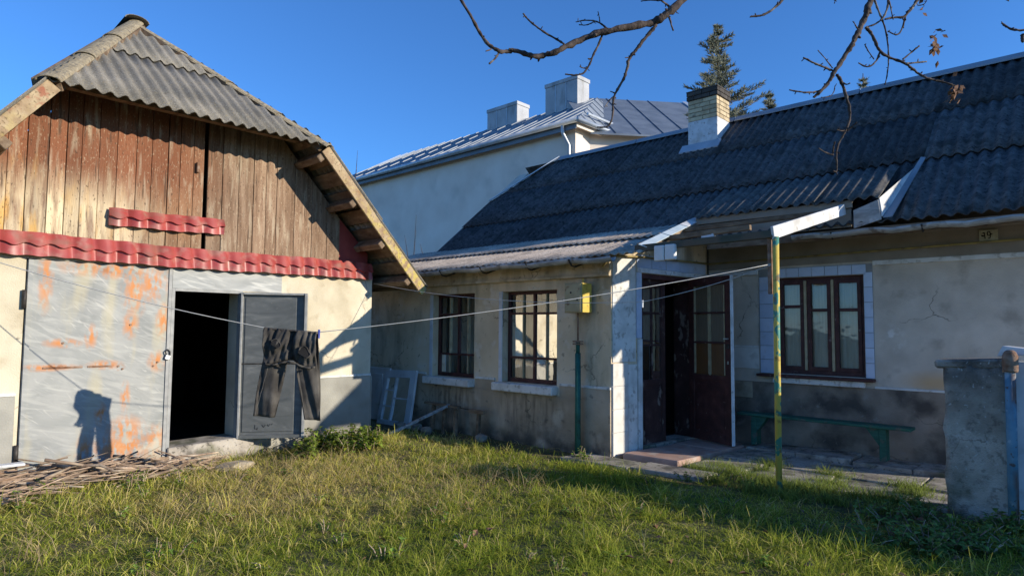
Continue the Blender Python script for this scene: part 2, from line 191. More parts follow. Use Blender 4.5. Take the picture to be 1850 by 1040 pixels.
A('denim_pale', [(.3,(.12,.11,.10)),(.7,(.18,.165,.145))], scale=20, rough=.95)
A('denim_dark', [(.3,(.008,.008,.008)),(.7,(.018,.017,.017))], scale=7, rough=.95)
A('cord', [(.3,(.42,.41,.38)),(.7,(.55,.54,.50))], scale=9, rough=.8)
A('blue_plastic', [(.3,(.03,.06,.35)),(.7,(.05,.09,.45))], scale=9, rough=.4, bump=0)
A('white_plastic', [(.3,(.65,.65,.63)),(.7,(.75,.75,.73))], scale=9, rough=.45, bump=0)
A('plate_beige', [(.3,(.34,.31,.21)),(.6,(.45,.42,.30))], scale=30, rough=.6, bump=.1)
A('black_paint', [(.3,(.012,.010,.008)),(.7,(.025,.02,.016))], scale=9, rough=.6)
A('bark', [(.3,(.028,.021,.019)),(.5,(.062,.047,.040)),(.72,(.13,.10,.085))], scale=22, stretch=(1,1,1), rough=.9, bump=.7, bscale=60, stains=[dict(col=(.26,.235,.20),scale=12,lo=.58,hi=.67,amt=.6)])
A('dead_leaf', [(.3,(.12,.06,.035)),(.7,(.24,.14,.085))], scale=30, rough=.9, bump=.3)
A('stick', [(.3,(.17,.11,.07)),(.5,(.30,.215,.15)),(.72,(.50,.41,.30))], scale=5, rough=.9, bump=.4, rand=.4, coord='obj')
A('stone', [(.3,(.30,.25,.18)),(.6,(.45,.385,.28))], scale=7, rough=.95, bump=.6, bscale=50, rand=.12, stains=[dict(col=(.18,.14,.09),scale=5,lo=.55,hi=.7,amt=.7)])
A('soil', [(.3,(.08,.062,.036)),(.5,(.15,.125,.055)),(.7,(.24,.20,.09))], scale=3, rough=1., bump=1., bscale=24, bdist=.04, stains=[dict(col=(.055,.075,.02),scale=1.1,lo=.42,hi=.6,amt=.8),dict(col=(.16,.125,.065),scale=9,lo=.58,hi=.7,amt=.7)])
A('needle', [(.3,(.10,.115,.07)),(.5,(.20,.215,.15)),(.7,(.34,.34,.26))], scale=5, rough=.8, bump=0)
A('spruce_bark', [(.3,(.08,.05,.035)),(.7,(.14,.09,.065))], scale=14, rough=.95)

def glass_mat(name='window_glass', ior=2.6, clear=(.72,.76,.74,1)):
    m = bpy.data.materials.new(name); m.use_nodes = True; N = m.node_tree.nodes; L = m.node_tree.links; N.clear()
    out = N.new('ShaderNodeOutputMaterial'); mx = N.new('ShaderNodeMixShader'); tr = N.new('ShaderNodeBsdfTransparent'); gl = N.new('ShaderNodeBsdfGlossy'); fr = N.new('ShaderNodeFresnel')
    tr.inputs[0].default_value = clear; gl.inputs['Roughness'].default_value = .015; gl.inputs[0].default_value = (.95,.95,.95,1)
    fr.inputs[0].default_value = ior                       # two old panes one behind the other
    nz = N.new('ShaderNodeTexNoise'); nz.inputs['Scale'].default_value = 5; bp = N.new('ShaderNodeBump'); bp.inputs['Strength'].default_value = .03; bp.inputs['Distance'].default_value = .05
    ge = N.new('ShaderNodeNewGeometry'); L.new(ge.outputs['Position'], nz.inputs['Vector']); L.new(nz.outputs['Fac'], bp.inputs['Height']); L.new(bp.outputs[0], gl.inputs['Normal'])
    L.new(fr.outputs[0], mx.inputs[0]); L.new(tr.outputs[0], mx.inputs[1]); L.new(gl.outputs[0], mx.inputs[2]); L.new(mx.outputs[0], out.inputs[0]); return m
MAT['glass'] = glass_mat(); MAT['clear_glass'] = glass_mat('clear_glass', 1.75, (.9,.92,.91,1))
def leaf_mat(name, attr=True, col=(.06,.10,.03), rough=.6, trans=.35):
    m = bpy.data.materials.new(name); m.use_nodes = True; N = m.node_tree.nodes; L = m.node_tree.links; N.clear()
    out = N.new('ShaderNodeOutputMaterial'); mx = N.new('ShaderNodeMixShader'); mx.inputs[0].default_value = trans
    b = N.new('ShaderNodeBsdfPrincipled'); b.inputs['Roughness'].default_value = rough; b.inputs['Specular IOR Level'].default_value = .08
    t = N.new('ShaderNodeBsdfTranslucent')
    if attr:
        a = N.new('ShaderNodeAttribute'); a.attribute_name = 'tint'; L.new(a.outputs['Color'], b.inputs['Base Color']); L.new(a.outputs['Color'], t.inputs['Color'])
    else:
        b.inputs['Base Color'].default_value = (*col, 1); t.inputs['Color'].default_value = (*col, 1)
    L.new(b.outputs[0], mx.inputs[1]); L.new(t.outputs[0], mx.inputs[2]); L.new(mx.outputs[0], out.inputs[0]); return m
MAT['grass'] = leaf_mat('grass', trans=.5); MAT['weed'] = leaf_mat('weed', rough=.5, trans=.3)

# ------------------------------------------------------------------ builders
def wloc(o):
    v = Vector((0,0,0))
    while o is not None: v += o.location; o = o.parent
    return v
def tag(o, label=None, cat=None, group=None, kind=None):
    if label: o['label'] = label
    if cat: o['category'] = cat
    if group: o['group'] = group
    if kind: o['kind'] = kind
    return o
def thing(name, loc, label, cat, group=None):
    o = bpy.data.objects.new(name, None); COL.objects.link(o); o.location = loc; o.empty_display_size = .2
    return tag(o, label, cat, group)
def link(name, me, mat, parent=None):
    if mat and not me.materials: me.materials.append(MAT[mat])
    o = bpy.data.objects.new(name, me); COL.objects.link(o)
    if parent is not None: o.parent = parent; o.location = -wloc(parent)
    return o
class MB:
    def __init__(s): s.v = []; s.f = []
    def add(s, vs, fs):
        n = len(s.v); s.v += [tuple(v) for v in vs]; s.f += [tuple(i+n for i in f) for f in fs]; return s
    def hexa(s, p):     # 8 points: bottom 4 ccw, top 4 ccw
        return s.add(p, [(3,2,1,0),(4,5,6,7),(0,1,5,4),(1,2,6,5),(2,3,7,6),(3,0,4,7)])
    def box(s, x0, x1, y0, y1, z0, z1):
        return s.hexa([(x0,y0,z0),(x1,y0,z0),(x1,y1,z0),(x0,y1,z0),(x0,y0,z1),(x1,y0,z1),(x1,y1,z1),(x0,y1,z1)])
    def bar(s, a, b, wd, hg, up=(0,0,1)):   # beam from a to b; wd across, hg along up
        a = Vector(a); b = Vector(b); d = (b-a).normalized(); up = Vector(up); sd = d.cross(up).normalized(); up = sd.cross(d).normalized()
        q = lambda c, i, j: c + sd*(wd/2*i) + up*(hg/2*j)
        return s.hexa([q(a,-1,-1),q(a,1,-1),q(b,1,-1),q(b,-1,-1),q(a,-1,1),q(a,1,1),q(b,1,1),q(b,-1,1)])
    def tube(s, pts, r, n=8, cap=True):
        pts = [Vector(p) for p in pts]; rs = r if hasattr(r, '__len__') else [r]*len(pts)
        rings = []; prev = None
        for i, p in enumerate(pts):
            d = (pts[min(i+1, len(pts)-1)] - pts[max(i-1, 0)]).normalized()
            if prev is None: prev = d.orthogonal().normalized()
            sd = (prev - d*prev.dot(d)).normalized(); prev = sd; u = d.cross(sd)
            rings.append([p + (sd*math.cos(6.28318*k/n) + u*math.sin(6.28318*k/n))*rs[i] for k in range(n)])
        fs = []
        for i in range(len(pts)-1):
            for k in range(n): fs.append((i*n+k, i*n+(k+1)%n, (i+1)*n+(k+1)%n, (i+1)*n+k))
        if cap: fs.append(tuple(range(n-1, -1, -1))); fs.append(tuple((len(pts)-1)*n+k for k in range(n)))
        return s.add([v for r_ in rings for v in r_], fs)
    def prism(s, poly, dvec):
        d = Vector(dvec); n = len(poly); a = [Vector(p) for p in poly]
        return s.add(a + [p+d for p in a], [tuple(range(n-1,-1,-1)), tuple(range(n, 2*n))] + [(i,(i+1)%n,(i+1)%n+n,i+n) for i in range(n)])
    def mesh(s, name, bev=0., smooth=False):
        me = bpy.data.meshes.new(name); me.from_pydata(s.v, [], s.f)
        bm = bmesh.new(); bm.from_mesh(me); bmesh.ops.recalc_face_normals(bm, faces=bm.faces)
        if bev: bmesh.ops.bevel(bm, geom=list(bm.edges), offset=bev, segments=1, affect='EDGES', clamp_overlap=True)
        bm.to_mesh(me); bm.free()
        if smooth: me.polygons.foreach_set('use_smooth', [True]*len(me.polygons))
        return me
    def build(s, name, mat, parent=None, bev=0., smooth=False): return link(name, s.mesh(name, bev, smooth), mat, parent)
def panel(origin, du, nrm, W, z0, z1, th, holes=(), top=None):
    """wall panel with real openings; u along du from origin, n outward; holes (u0,u1,z0,z1)"""
    o = Vector(origin); du = Vector(du).normalized(); n = Vector(nrm).normalized(); mb = MB()
    us = sorted({0., W, *[h[0] for h in holes], *[h[1] for h in holes]}); zs = sorted({z0, z1, *[h[2] for h in holes], *[h[3] for h in holes]})
    P = lambda u, z, d: o + du*u + Vector((0,0,z)) - n*d
    solid = lambda u, z: 0 < u < W and z0 < z < z1 and not any(h[0] < u < h[1] and h[2] < z < h[3] for h in holes)
    for i in range(len(us)-1):
        for j in range(len(zs)-1):
            a, b, c, d = us[i], us[i+1], zs[j], zs[j+1]
            if not solid((a+b)/2, (c+d)/2): continue
            mb.add([P(a,c,0),P(b,c,0),P(b,d,0),P(a,d,0)], [(0,1,2,3)]); mb.add([P(a,c,th),P(b,c,th),P(b,d,th),P(a,d,th)], [(3,2,1,0)])
            for (q, r, test) in (((a,c),(b,c),((a+b)/2, c-1e-3)),((a,d),(b,d),((a+b)/2,d+1e-3)),((a,c),(a,d),(a-1e-3,(c+d)/2)),((b,c),(b,d),(b+1e-3,(c+d)/2))):
                if not solid(*test): mb.add([P(*q,0),P(*r,0),P(*r,th),P(*q,th)], [(0,1,2,3)])
    return mb
def weld_build(mb, name, mat, parent):
    me = bpy.data.meshes.new(name); me.from_pydata(mb.v, [], mb.f); bm = bmesh.new(); bm.from_mesh(me)
    bmesh.ops.remove_doubles(bm, verts=bm.verts, dist=1e-4); bmesh.ops.recalc_face_normals(bm, faces=bm.faces); bm.to_mesh(me); bm.free(); return link(name, me, mat, parent)
_sheet = {}
def corr(name, mat, parent, org, u, v, W, L, pitch=.131, amp=.021, th=.008, clip=(), sag=0., seg=6):
    """corrugated sheet: u across the waves, v up the slope"""
    org = Vector(org); u = Vector(u).normalized(); v = Vector(v).normalized(); n = u.cross(v).normalized()
    if n.z < 0: n = -n
    nu = max(2, int(round(W/pitch*seg))); nv = 3; vs = []; fs = []
    jit = random.uniform(-.0015, .0015); tl = random.uniform(-.003, .003)
    for d in (0, -th):
        for j in range(nv+1):
            for i in range(nu+1):
                a = W*i/nu; b = L*j/nv
                hgt = amp*math.cos(2*math.pi*a/pitch) + d + sag*math.sin(math.pi*j/nv) + jit + tl*(a/W-.5)
                vs.append(org + u*a + v*(b + (random.uniform(-.004,.004) if j == 0 and d == 0 else 0)) + n*hgt)
    k = (nu+1)*(nv+1); I = lambda i, j, s: s*k + j*(nu+1) + i
    for j in range(nv):
        for i in range(nu):
            fs.append((I(i,j,0),I(i+1,j,0),I(i+1,j+1,0),I(i,j+1,0))); fs.append((I(i,j+1,1),I(i+1,j+1,1),I(i+1,j,1),I(i,j,1)))
    for i in range(nu): fs.append((I(i,0,1),I(i+1,0,1),I(i+1,0,0),I(i,0,0))); fs.append((I(i,nv,0),I(i+1,nv,0),I(i+1,nv,1),I(i,nv,1)))
    for j in range(nv): fs.append((I(0,j,0),I(0,j+1,0),I(0,j+1,1),I(0,j,1))); fs.append((I(nu,j,1),I(nu,j+1,1),I(nu,j+1,0),I(nu,j,0)))
    me = bpy.data.meshes.new(name); me.from_pydata(vs, [], fs)
    bm = bmesh.new(); bm.from_mesh(me)
    for co, no in clip:
        bmesh.ops.bisect_plane(bm, geom=list(bm.verts)+list(bm.edges)+list(bm.faces), plane_co=co, plane_no=no, clear_outer=True)
    if not bm.faces: bm.free(); bpy.data.meshes.remove(me); return None
    for f in bm.faces: f.smooth = abs(f.normal.dot(n)) > .45
    bm.to_mesh(me); bm.free(); return link(name, me, mat, parent)
def roof(name, mat, parent, x0, x1, foot, head, rowL, sw=8*.131, clip=(), lift=.013, pitch=.131, amp=.021):
    """rows of corrugated sheets on a slope; foot/head = (other coord, z) of lower and upper edge"""
    f = Vector((0, *foot)); h = Vector((0, *head)); v = (h-f).normalized(); Ls = (h-f).length
    nrm = Vector((1,0,0)).cross(v); r = 0; s = 0.
    while s < Ls - .05:
        l = min(rowL+.12, Ls - s + .0); x = x0
        while x < x1 - .03:
            wd = min(sw + .045, x1 - x)
            base = f + v*s + nrm*(lift if s else 0.); vv = v
            vv = (v*l - nrm*(lift*.9)).normalized() if l > .2 else v
            corr(name, mat, parent, (x, base.y, base.z + .02), (1,0,0), vv, wd, l, pitch=pitch, amp=amp, clip=clip)
            x += sw
        s += rowL; r += 1
def piece_cube():
    me = bpy.data.meshes.get('piece_block')
    return me
def block_mesh(name, sx, sy, sz, bev):
    return MB().box(-sx/2, sx/2, -sy/2, sy/2, -sz/2, sz/2).mesh(name, bev)
def place(name, me, mat, parent, loc, rz=0., rot=None, sc=None):
    if not me.materials: me.materials.append(MAT[mat])
    o = bpy.data.objects.new(name, me); COL.objects.link(o)
    if parent is not None: o.parent = parent; o.location = Vector(loc) - wloc(parent)
    else: o.location = loc
    o.rotation_euler = rot or (0, 0, rz)
    if sc: o.scale = sc
    return o

# ================================================================== THE SETTING
def vnoise(x, y):
    return (np.sin(x*1.3+.7*np.sin(y*.9))*np.cos(y*1.1+.5*np.sin(x*1.7)) + .5*np.sin(x*3.1+1.3+np.sin(y*2.3))*np.cos(y*2.7+.4) + .3*np.sin(x*6.3+y*2.)*np.cos(y*5.9-x))/1.8
def gz(x, y):
    x = np.asarray(x, float); y = np.asarray(y, float)
    near = np.exp(-((x+4)**2+(y-3.5)**2)/60.)
    yard = 1/(1+np.exp((y-5.9)/.12)) * 1/(1+np.exp(-(x+7.45)/.08))
    return (.035*vnoise(x, y) + .015)*near*yard + .09*np.exp(-((x+6.9)**2/.5+(y-4.9)**2/.5)) + .06*np.exp(-((x+6.8)**2/.5+(y-1.4)**2/1.2)) - .03
def axis_pts(lo, hi, a, b, st):
    out = list(np.arange(a, b+1e-6, st)); s = st; p = a
    while p > lo: s *= 1.5; p -= s; out.insert(0, max(p, lo))
    s = st; p = b
    while p < hi: s *= 1.5; p += s; out.append(min(p, hi))
    return np.array(out)
gx = axis_pts(-500, 500, -8.5, 2., .1); gy = axis_pts(-500, 500, -1., 9., .1)
GX, GY = np.meshgrid(gx, gy); GZ = gz(GX, GY)
nx, ny = len(gx), len(gy)
gv = np.stack([GX.ravel(), GY.ravel(), GZ.ravel()], 1); ii = np.arange(nx*ny).reshape(ny, nx)
gf = np.stack([ii[:-1,:-1].ravel(), ii[:-1,1:].ravel(), ii[1:,1:].ravel(), ii[1:,:-1].ravel()], 1)
me = bpy.data.meshes.new('ground'); me.from_pydata(gv.tolist(), [], gf.tolist()); me.polygons.foreach_set('use_smooth', [True]*len(me.polygons))
tag(link('ground', me, 'soil'), kind='structure')

# paving by the house: each slab a piece of its own
pav = tag(MB().box(-4.9, 1.2, 6.9, 8.66, -.08, -.012).build('pavement', 'concrete'), kind='structure')
def slab(poly, z0, z1, mat='concrete', name='slab', jit=0.):
    if jit: poly = [(x+random.uniform(-jit,jit), y+random.uniform(-jit,jit)) for x, y in poly]
    m = MB().prism([(x, y, z0) for x, y in poly], (0, 0, z1-z0)); return m.build(name, mat, pav, bev=.008)
slab([(-4.33,6.62),(-3.62,6.66),(-3.56,7.15),(-4.25,7.14)], -.05, .055, 'pink_tile', 'stoop_tile')
slab([(-4.25,7.16),(-3.58,7.17),(-3.55,7.66),(-4.20,7.68)], -.05, .05, 'pink_tile', 'stoop_tile')
slab([(-4.23,7.70),(-3.56,7.68),(-3.50,8.20),(-4.17,8.22)], -.05, .052, 'pink_tile', 'stoop_tile')
slab([(-4.85,6.05),(-3.95,6.12),(-3.93,6.50),(-4.80,6.50)], -.06, .012); slab([(-3.93,6.15),(-3.12,6.22),(-3.10,6.58),(-3.92,6.55)], -.06, .018)
slab([(-3.53,6.70),(-2.95,6.74),(-2.92,7.40),(-3.50,7.38)], -.06, .02); slab([(-3.50,7.42),(-2.90,7.44),(-2.88,8.10),(-3.48,8.12)], -.06, .03)
for k, xx in enumerate(np.arange(-3.45, 1.0, .62)):
    slab([(xx, 8.14), (xx+.60, 8.14), (xx+.60, 8.64), (xx, 8.64)], -.06, .05 + .012*math.sin(k*2.1), jit=.012)
for k, xx in enumerate(np.arange(-2.86, 1.0, .74)):
    slab([(xx, 7.42), (xx+.72, 7.43), (xx+.72, 8.08), (xx, 8.08)], -.06, .008 + .010*math.sin(k*3.3), jit=.03)
    slab([(xx, 6.72+.03*math.sin(k)), (xx+.72, 6.72+.03*math.sin(k+1)), (xx+.70, 7.36), (xx+.03, 7.33)], -.06, .002 + .008*math.cos(k*2.3), jit=.05)
# ================================================================== BARN
XB = -7.7
barn = thing('barn', (-10, 2.7, 0), 'plastered barn with brown plank gable, slate roof and rusty metal gate', 'barn')
H_GATE = (1.29-.1, 3.42-.1, .0, 2.19)
weld_build(panel((XB, .1, 0), (0,1,0), (1,0,0), 5.2, -.1, 2.42, .35, [H_GATE]), 'front_wall', 'barn_plaster', barn)
MB().box(-13.5, XB-.35, 4.95, 5.3, -.1, 2.42).build('side_wall', 'barn_plaster', barn)
MB().box(-13.5, XB-.35, .1, .45, -.1, 2.42).build('side_wall', 'barn_plaster', barn)
MB().box(-13.85, -13.5, .1, 5.3, -.1, 2.42).build('back_wall', 'barn_plaster', barn)
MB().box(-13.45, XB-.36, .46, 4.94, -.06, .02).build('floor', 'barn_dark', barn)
# plinths with the limewashed line above
for (a, b) in ((.1, 1.26), (3.45, 5.3)):
    MB().box(XB-.02, XB+.016, a, b, -.1, .855).build('plinth', 'barn_plinth', barn, bev=.004)
    MB().box(XB-.02, XB+.022, a, b, .857, .885).build('plinth_line', 'limewash', barn, bev=.004)
MB().box(XB-.2, XB+.018, 5.302, 5.316, -.1, .85).build('plinth', 'barn_plinth', barn)
# lining inside so the inside stays dark
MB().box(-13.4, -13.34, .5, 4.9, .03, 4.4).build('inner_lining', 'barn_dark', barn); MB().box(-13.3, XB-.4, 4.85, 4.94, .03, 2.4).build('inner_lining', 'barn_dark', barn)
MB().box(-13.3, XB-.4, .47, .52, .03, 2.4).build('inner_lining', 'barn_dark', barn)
# big gate leaf
gate = MB().box(XB-.05, XB+.012, 1.30, 2.62, .06, 2.185).build('gate_leaf', 'gate_metal', barn, bev=.004)
MB().box(XB+.013, XB+.03, 1.305, 1.345, .06, 2.18).build('frame_edge', 'gate_metal', gate); MB().box(XB+.013, XB+.026, 2.585, 2.618, .10, 2.18).build('frame_edge', 'edge_grey', gate)
for z in (1.79, .3): MB().tube([(XB+.03,1.285,z-.09),(XB+.03,1.285,z+.09)], .02, 10).build('hinge', 'iron', gate, smooth=True)
for (a_, b_) in ((1.46, 1.80), (1.84, 2.06)): MB().box(XB+.012, XB+.018, a_, b_, 1.105, 1.125).build('weld_seam', 'rust', gate, bev=.002)
for y_, z_ in ((2.12,1.11),(2.16,1.08),(2.50,1.14),(2.46,1.10),(1.62,1.36),(2.22,1.55)): MB().tube([(XB+.010,y_,z_),(XB+.022,y_,z_)], .011, 8).build('bolt', 'rust', gate)
# padlock hanging on its hasp
ps = on('x', XB+.03, 303, 638); pk = MB(); pk.hexa([ps+Vector(q) for q in ((-.01,-.035,-.06),(.02,-.035,-.06),(.02,.01,-.075),(-.01,.01,-.075),(-.01,-.02,-.01),(.02,-.02,-.01),(.02,.03,-.025),(-.01,.03,-.025))])
pk.build('padlock', 'steel', gate, bev=.004)
MB().tube([ps+Vector((.01,-.015,-.015)),ps+Vector((.01,-.03,.02)),ps+Vector((.01,-.005,.045)),ps+Vector((.01,.02,.02)),ps+Vector((.01,.02,-.02))], .007, 8).build('hasp', 'iron', gate, smooth=True)
MB().box(XB-.05, XB+.010, 2.625, 3.93, 1.965, 2.187).build('lintel_panel', 'grey_metal', barn, bev=.004)
MB().box(XB-.05, XB+.02, 2.622, 2.655, .1, 1.965).build('door_frame', 'edge_grey', barn); MB().box(XB-.05, XB+.02, 3.395, 3.425, .1, 1.965).build('door_frame', 'edge_grey', barn)
MB().box(XB-.05, XB+.022, 2.655, 3.395, 1.935, 1.965).build('door_frame', 'edge_grey', barn)
MB().hexa([(XB-.35,2.63,-.05),(XB+.10,2.63,-.05),(XB+.10,3.60,-.05),(XB-.35,3.60,-.05),(XB-.35,2.63,.20),(XB+.06,2.63,.19),(XB+.06,3.60,.22),(XB-.35,3.60,.22)]).build('threshold', 'concrete', barn, bev=.01)
# wicket leaf, opened flat outward
hx, hy = XB+.03, 3.41; ang = math.atan2(.44, .61); dv = Vector((math.sin(ang), math.cos(ang), 0)); nv = Vector((math.cos(ang), -math.sin(ang), 0)); LW = .77
def leafpt(s, z, d): return Vector((hx, hy, 0)) + dv*s + nv*d + Vector((0,0,z))
def leafbox(name, mat, par, s0, s1, z0, z1, d0, d1, bev=.002):
    return MB().hexa([leafpt(s0,z0,d0),leafpt(s1,z0,d0),leafpt(s1,z0,d1),leafpt(s0,z0,d1),leafpt(s0,z1,d0),leafpt(s1,z1,d0),leafpt(s1,z1,d1),leafpt(s0,z1,d1)]).build(name, mat, par, bev=bev)
wick = leafbox('wicket_leaf', 'dark_grey_metal', barn, .0, LW, .20, 1.95, -.012, 0.)
leafbox('frame_bar', 'edge_grey', wick, 0., .022, .20, 1.95, .001, .045); leafbox('frame_bar', 'edge_grey', wick, LW-.03, LW, .20, 1.95, .001, .06)
leafbox('frame_bar', 'dark_grey_metal', wick, .023, LW-.031, .20, .24, .001, .045); leafbox('frame_bar', 'edge_grey', wick, .023, LW-.031, 1.925, 1.95, .001, .05)
leafbox('sheet', 'dark_grey_metal', wick, .05, LW-.13, .275, 1.085, .002, .010, .003); leafbox('sheet', 'dark_grey_metal', wick, .05, LW-.13, 1.095, 1.89, .002, .010, .003)
leafbox('cross_bar', 'iron', wick, .023, LW-.031, 1.083, 1.098, .003, .016)
# scratched letters low on the leaf
sc = MB()
for (s, z, s2, z2) in ((.20,.36,.20,.31),(.20,.31,.23,.315),(.23,.33,.225,.30),(.28,.36,.30,.33),(.30,.33,.32,.36),(.34,.365,.355,.34),(.355,.34,.375,.37),(.39,.355,.40,.375)):
    sc.bar(leafpt(s,z,.0115), leafpt(s2,z2,.0115), .003, .007, nv)
sc.build('scratched_letters', 'black_paint', wick)
# gable: plank by plank, with hatch gap
RY, RZ = 2.58, 5.50; SR, SL = 1.064, 1.31
def gable_top(y): return min(4.10, RZ-.16-SR*(y-RY) if y > RY else RZ-.16-SL*(RY-y))
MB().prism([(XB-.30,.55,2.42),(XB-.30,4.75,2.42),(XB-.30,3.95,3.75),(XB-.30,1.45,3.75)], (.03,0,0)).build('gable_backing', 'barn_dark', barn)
px_j = [-150,-110,-70,-32,5,40,80,112,140,172,205,240,268,298,320,345,364,371,398,428,455,478,497,530,562,590,613,634,652]
ys = [on('x', XB, p, 430)[1] for p in px_j]
for a, b, p in zip(ys[:-1], ys[1:], px_j[:-1]):
    if p == 364: continue
    g = random.uniform(.0015, .004); d = random.uniform(0, .012)
    if p > 600: continue
    m = MB().prism([(XB-.03+d, a+g, 2.40),(XB-.03+d, b-g, 2.40),(XB-.03+d, b-g, gable_top(b)),(XB-.03+d, a+g, gable_top(a))], (.028,0,0))
    m.build('board', 'gable_board', barn, bev=.003)
MB().prism([(XB-.03,4.74,2.40),(XB-.03,5.22,2.40),(XB-.03,5.22,gable_top(5.22)+.05),(XB-.03,4.74,gable_top(4.74))], (.022,0,0)).build('red_board', 'red_paint', barn)
hp = on('x', XB+.01, 357, 303); MB().box(XB+.0, XB+.045, hp.y-.016, hp.y+.016, hp.z-.06, hp.z+.06).build('hatch_handle', 'rust', barn, bev=.005)
# red metal tile strips (one pressed sheet each, waves and a step)
def tile_strip(y0, y1, z0, z1, mod, tilt=0., name='tile_strip', out=.07):
    vs = []; fs = []; nu = int((y1-y0)/mod*10); rows = [(0.,out*.9),(.43,out*.72),(.44,out*.72+.022),(.99,out*.25),(1.,out*.25-.02)]
    rows = [(0,out*.95-.014),(0.006,out*.95),(.44,out*.62),(.47,out*.62+.032),(1.,out*.25)]
    for (t, d) in rows:
        for i in range(nu+1):
            y = y0+(y1-y0)*i/nu; ph = (y-y0)/mod % 1.
            wv = .034*(math.sin(math.pi*min(ph/.78, 1.))**.8 if ph < .78 else -.25*math.sin(math.pi*(ph-.78)/.22))
            dz = .018*math.cos(2*math.pi*(ph+.05)) if .3 < t < .7 else (.006*math.cos(2*math.pi*ph) if t < .1 else 0)
            vs.append((XB+.012+d+wv*(1+.22*math.sin(y*3.1+.8))+.008*math.sin(y*5.7+t*2), y + random.uniform(-.002,.002), z0+(z1-z0)*t+dz+tilt*(y-y0)+.010*math.sin(y*1.7)+.004*math.sin(y*9.1+t)))
    for j in range(len(rows)-1):
        for i in range(nu): fs.append((j*(nu+1)+i, j*(nu+1)+i+1, (j+1)*(nu+1)+i+1, (j+1)*(nu+1)+i))
    me = bpy.data.meshes.new(name); me.from_pydata(vs, [], fs); me.polygons.foreach_set('use_smooth', [True]*len(fs))
    o = link(name, me, 'red_metal', barn); md = o.modifiers.new('Solidify', 'SOLIDIFY'); md.thickness = .003
    ed = o.modifiers.new('Edge', 'EDGE_SPLIT'); ed.split_angle = math.radians(40); return o
tile_strip(-.1, 5.25, 2.205, 2.44, .197)
tile_strip(1.96, 3.16, 2.595, 2.785, .197, .03, out=.045)
# roof: half-hipped front, two long slopes
EX = -7.08; EZ = 3.80; HIPX = EX - (RZ-EZ)/.77
ridge_f = Vector((HIPX, RY, RZ)); eR = Vector((EX, RY+(RZ-EZ)/SR, EZ)); eL = Vector((EX, RY-(RZ-EZ)/SL, EZ))
def clipplane(a, b, inside, up=Vector((0,0,1))):
    a = Vector(a); b = Vector(b); n = (b-a).cross(up).normalized()
    if n.dot(Vector(inside)-a) > 0: n = -n
    return (a, n)
hv = (ridge_f - Vector((EX, RY, EZ))).normalized(); hl = (ridge_f - Vector((EX, RY, EZ))).length
inside = Vector((EX-.5, RY, EZ+.3)); cR = clipplane(eR, ridge_f, inside); cL = clipplane(eL, ridge_f, inside)
hn = Vector((0,1,0)).cross(hv); hn = hn if hn.z > 0 else -hn
for row, (s0, l) in enumerate(((0., hl*.60), (hl*.52, hl*.50))):
    y = eL.y - .03
    while y < eR.y:
        b = Vector((EX, y, EZ)) + hv*s0 + hn*(.018 + (.016 if row else 0.))
        corr('hip_sheet', 'slate', barn, b, (0,1,0), (hv*l - hn*(.012)).normalized(), 8*.131+.04, l, clip=[cR, cL]); y += 8*.131
def long_slope(side):
    s = SR if side > 0 else SL; yb = RY + side*(RZ-2.10)/s
    f = Vector((0, yb, 2.10)); h = Vector((0, RY, RZ)); v = (h-f).normalized(); L = (h-f).length
    n = Vector((1,0,0)).cross(v); n = n if n.z > 0 else -n
    e = eR if side > 0 else eL
    cl = clipplane(e + Vector((.0,0,0)), ridge_f, Vector((-12, RY+side, 4)))
    for r in range(4):
        s0 = r*L/4; x = -14.0
        while x < EX - .02:
            wd = min(8*.131+.04, EX + .02 - x); b = Vector((x, 0, 0)) + f + v*s0 + n*(.018+(.013 if r else 0))
            corr('roof_sheet', 'slate', barn, b, (1,0,0), (v*(L/4+.12) - n*.012).normalized(), wd, L/4+.12, clip=[cl] if r >= 1 else []); x += 8*.131
    # laths seen from below at the verge
    for t in np.arange(.12, L-.2, .30):
        p = f + v*t - n*.03; xe = EX - .03
        if p.z > EZ: xe = min(xe, EX - (p.z-EZ)/.77 - .1)
        MB().bar((-13.9, p.y, p.z), (xe, p.y, p.z), .20, .025, n).build('roof_lath', 'timber', barn)
    for t in ((.07, .36, .66, .97) if side > 0 else (.07, .36, .66)):       # purlin ends carrying the verge
        zz = 2.16 + (EZ-2.16)*t; yy = RY + side*(RZ-zz)/s - side*.02
        p = Vector((0, yy, zz)) - n*.115
        MB().bar((XB-.6, p.y, p.z), (EX-.03, p.y, p.z), .09, .14, n).build('purlin_end', 'timber', barn, bev=.008)
    a = Vector((EX-.012, yb, 2.10)) - n*.05 - v*.03; b = Vector((EX-.012, e.y, e.z)) - n*.05
    MB().bar(a, b, .03, .13, n).build('verge_board', 'verge_timber', barn, bev=.004)
long_slope(1); long_slope(-1)
MB().bar((EX-.42, eL.y+.12, EZ+.14), (EX-.42, eR.y-.12, EZ+.14), .10, .09).build('eave_plate', 'timber', barn)
for q_ in (eL, eR): MB().bar(q_+Vector((-.10,0,-.015)), ridge_f+Vector((0,0,-.03)), .24, .10).build('hip_rafter', 'timber', barn)
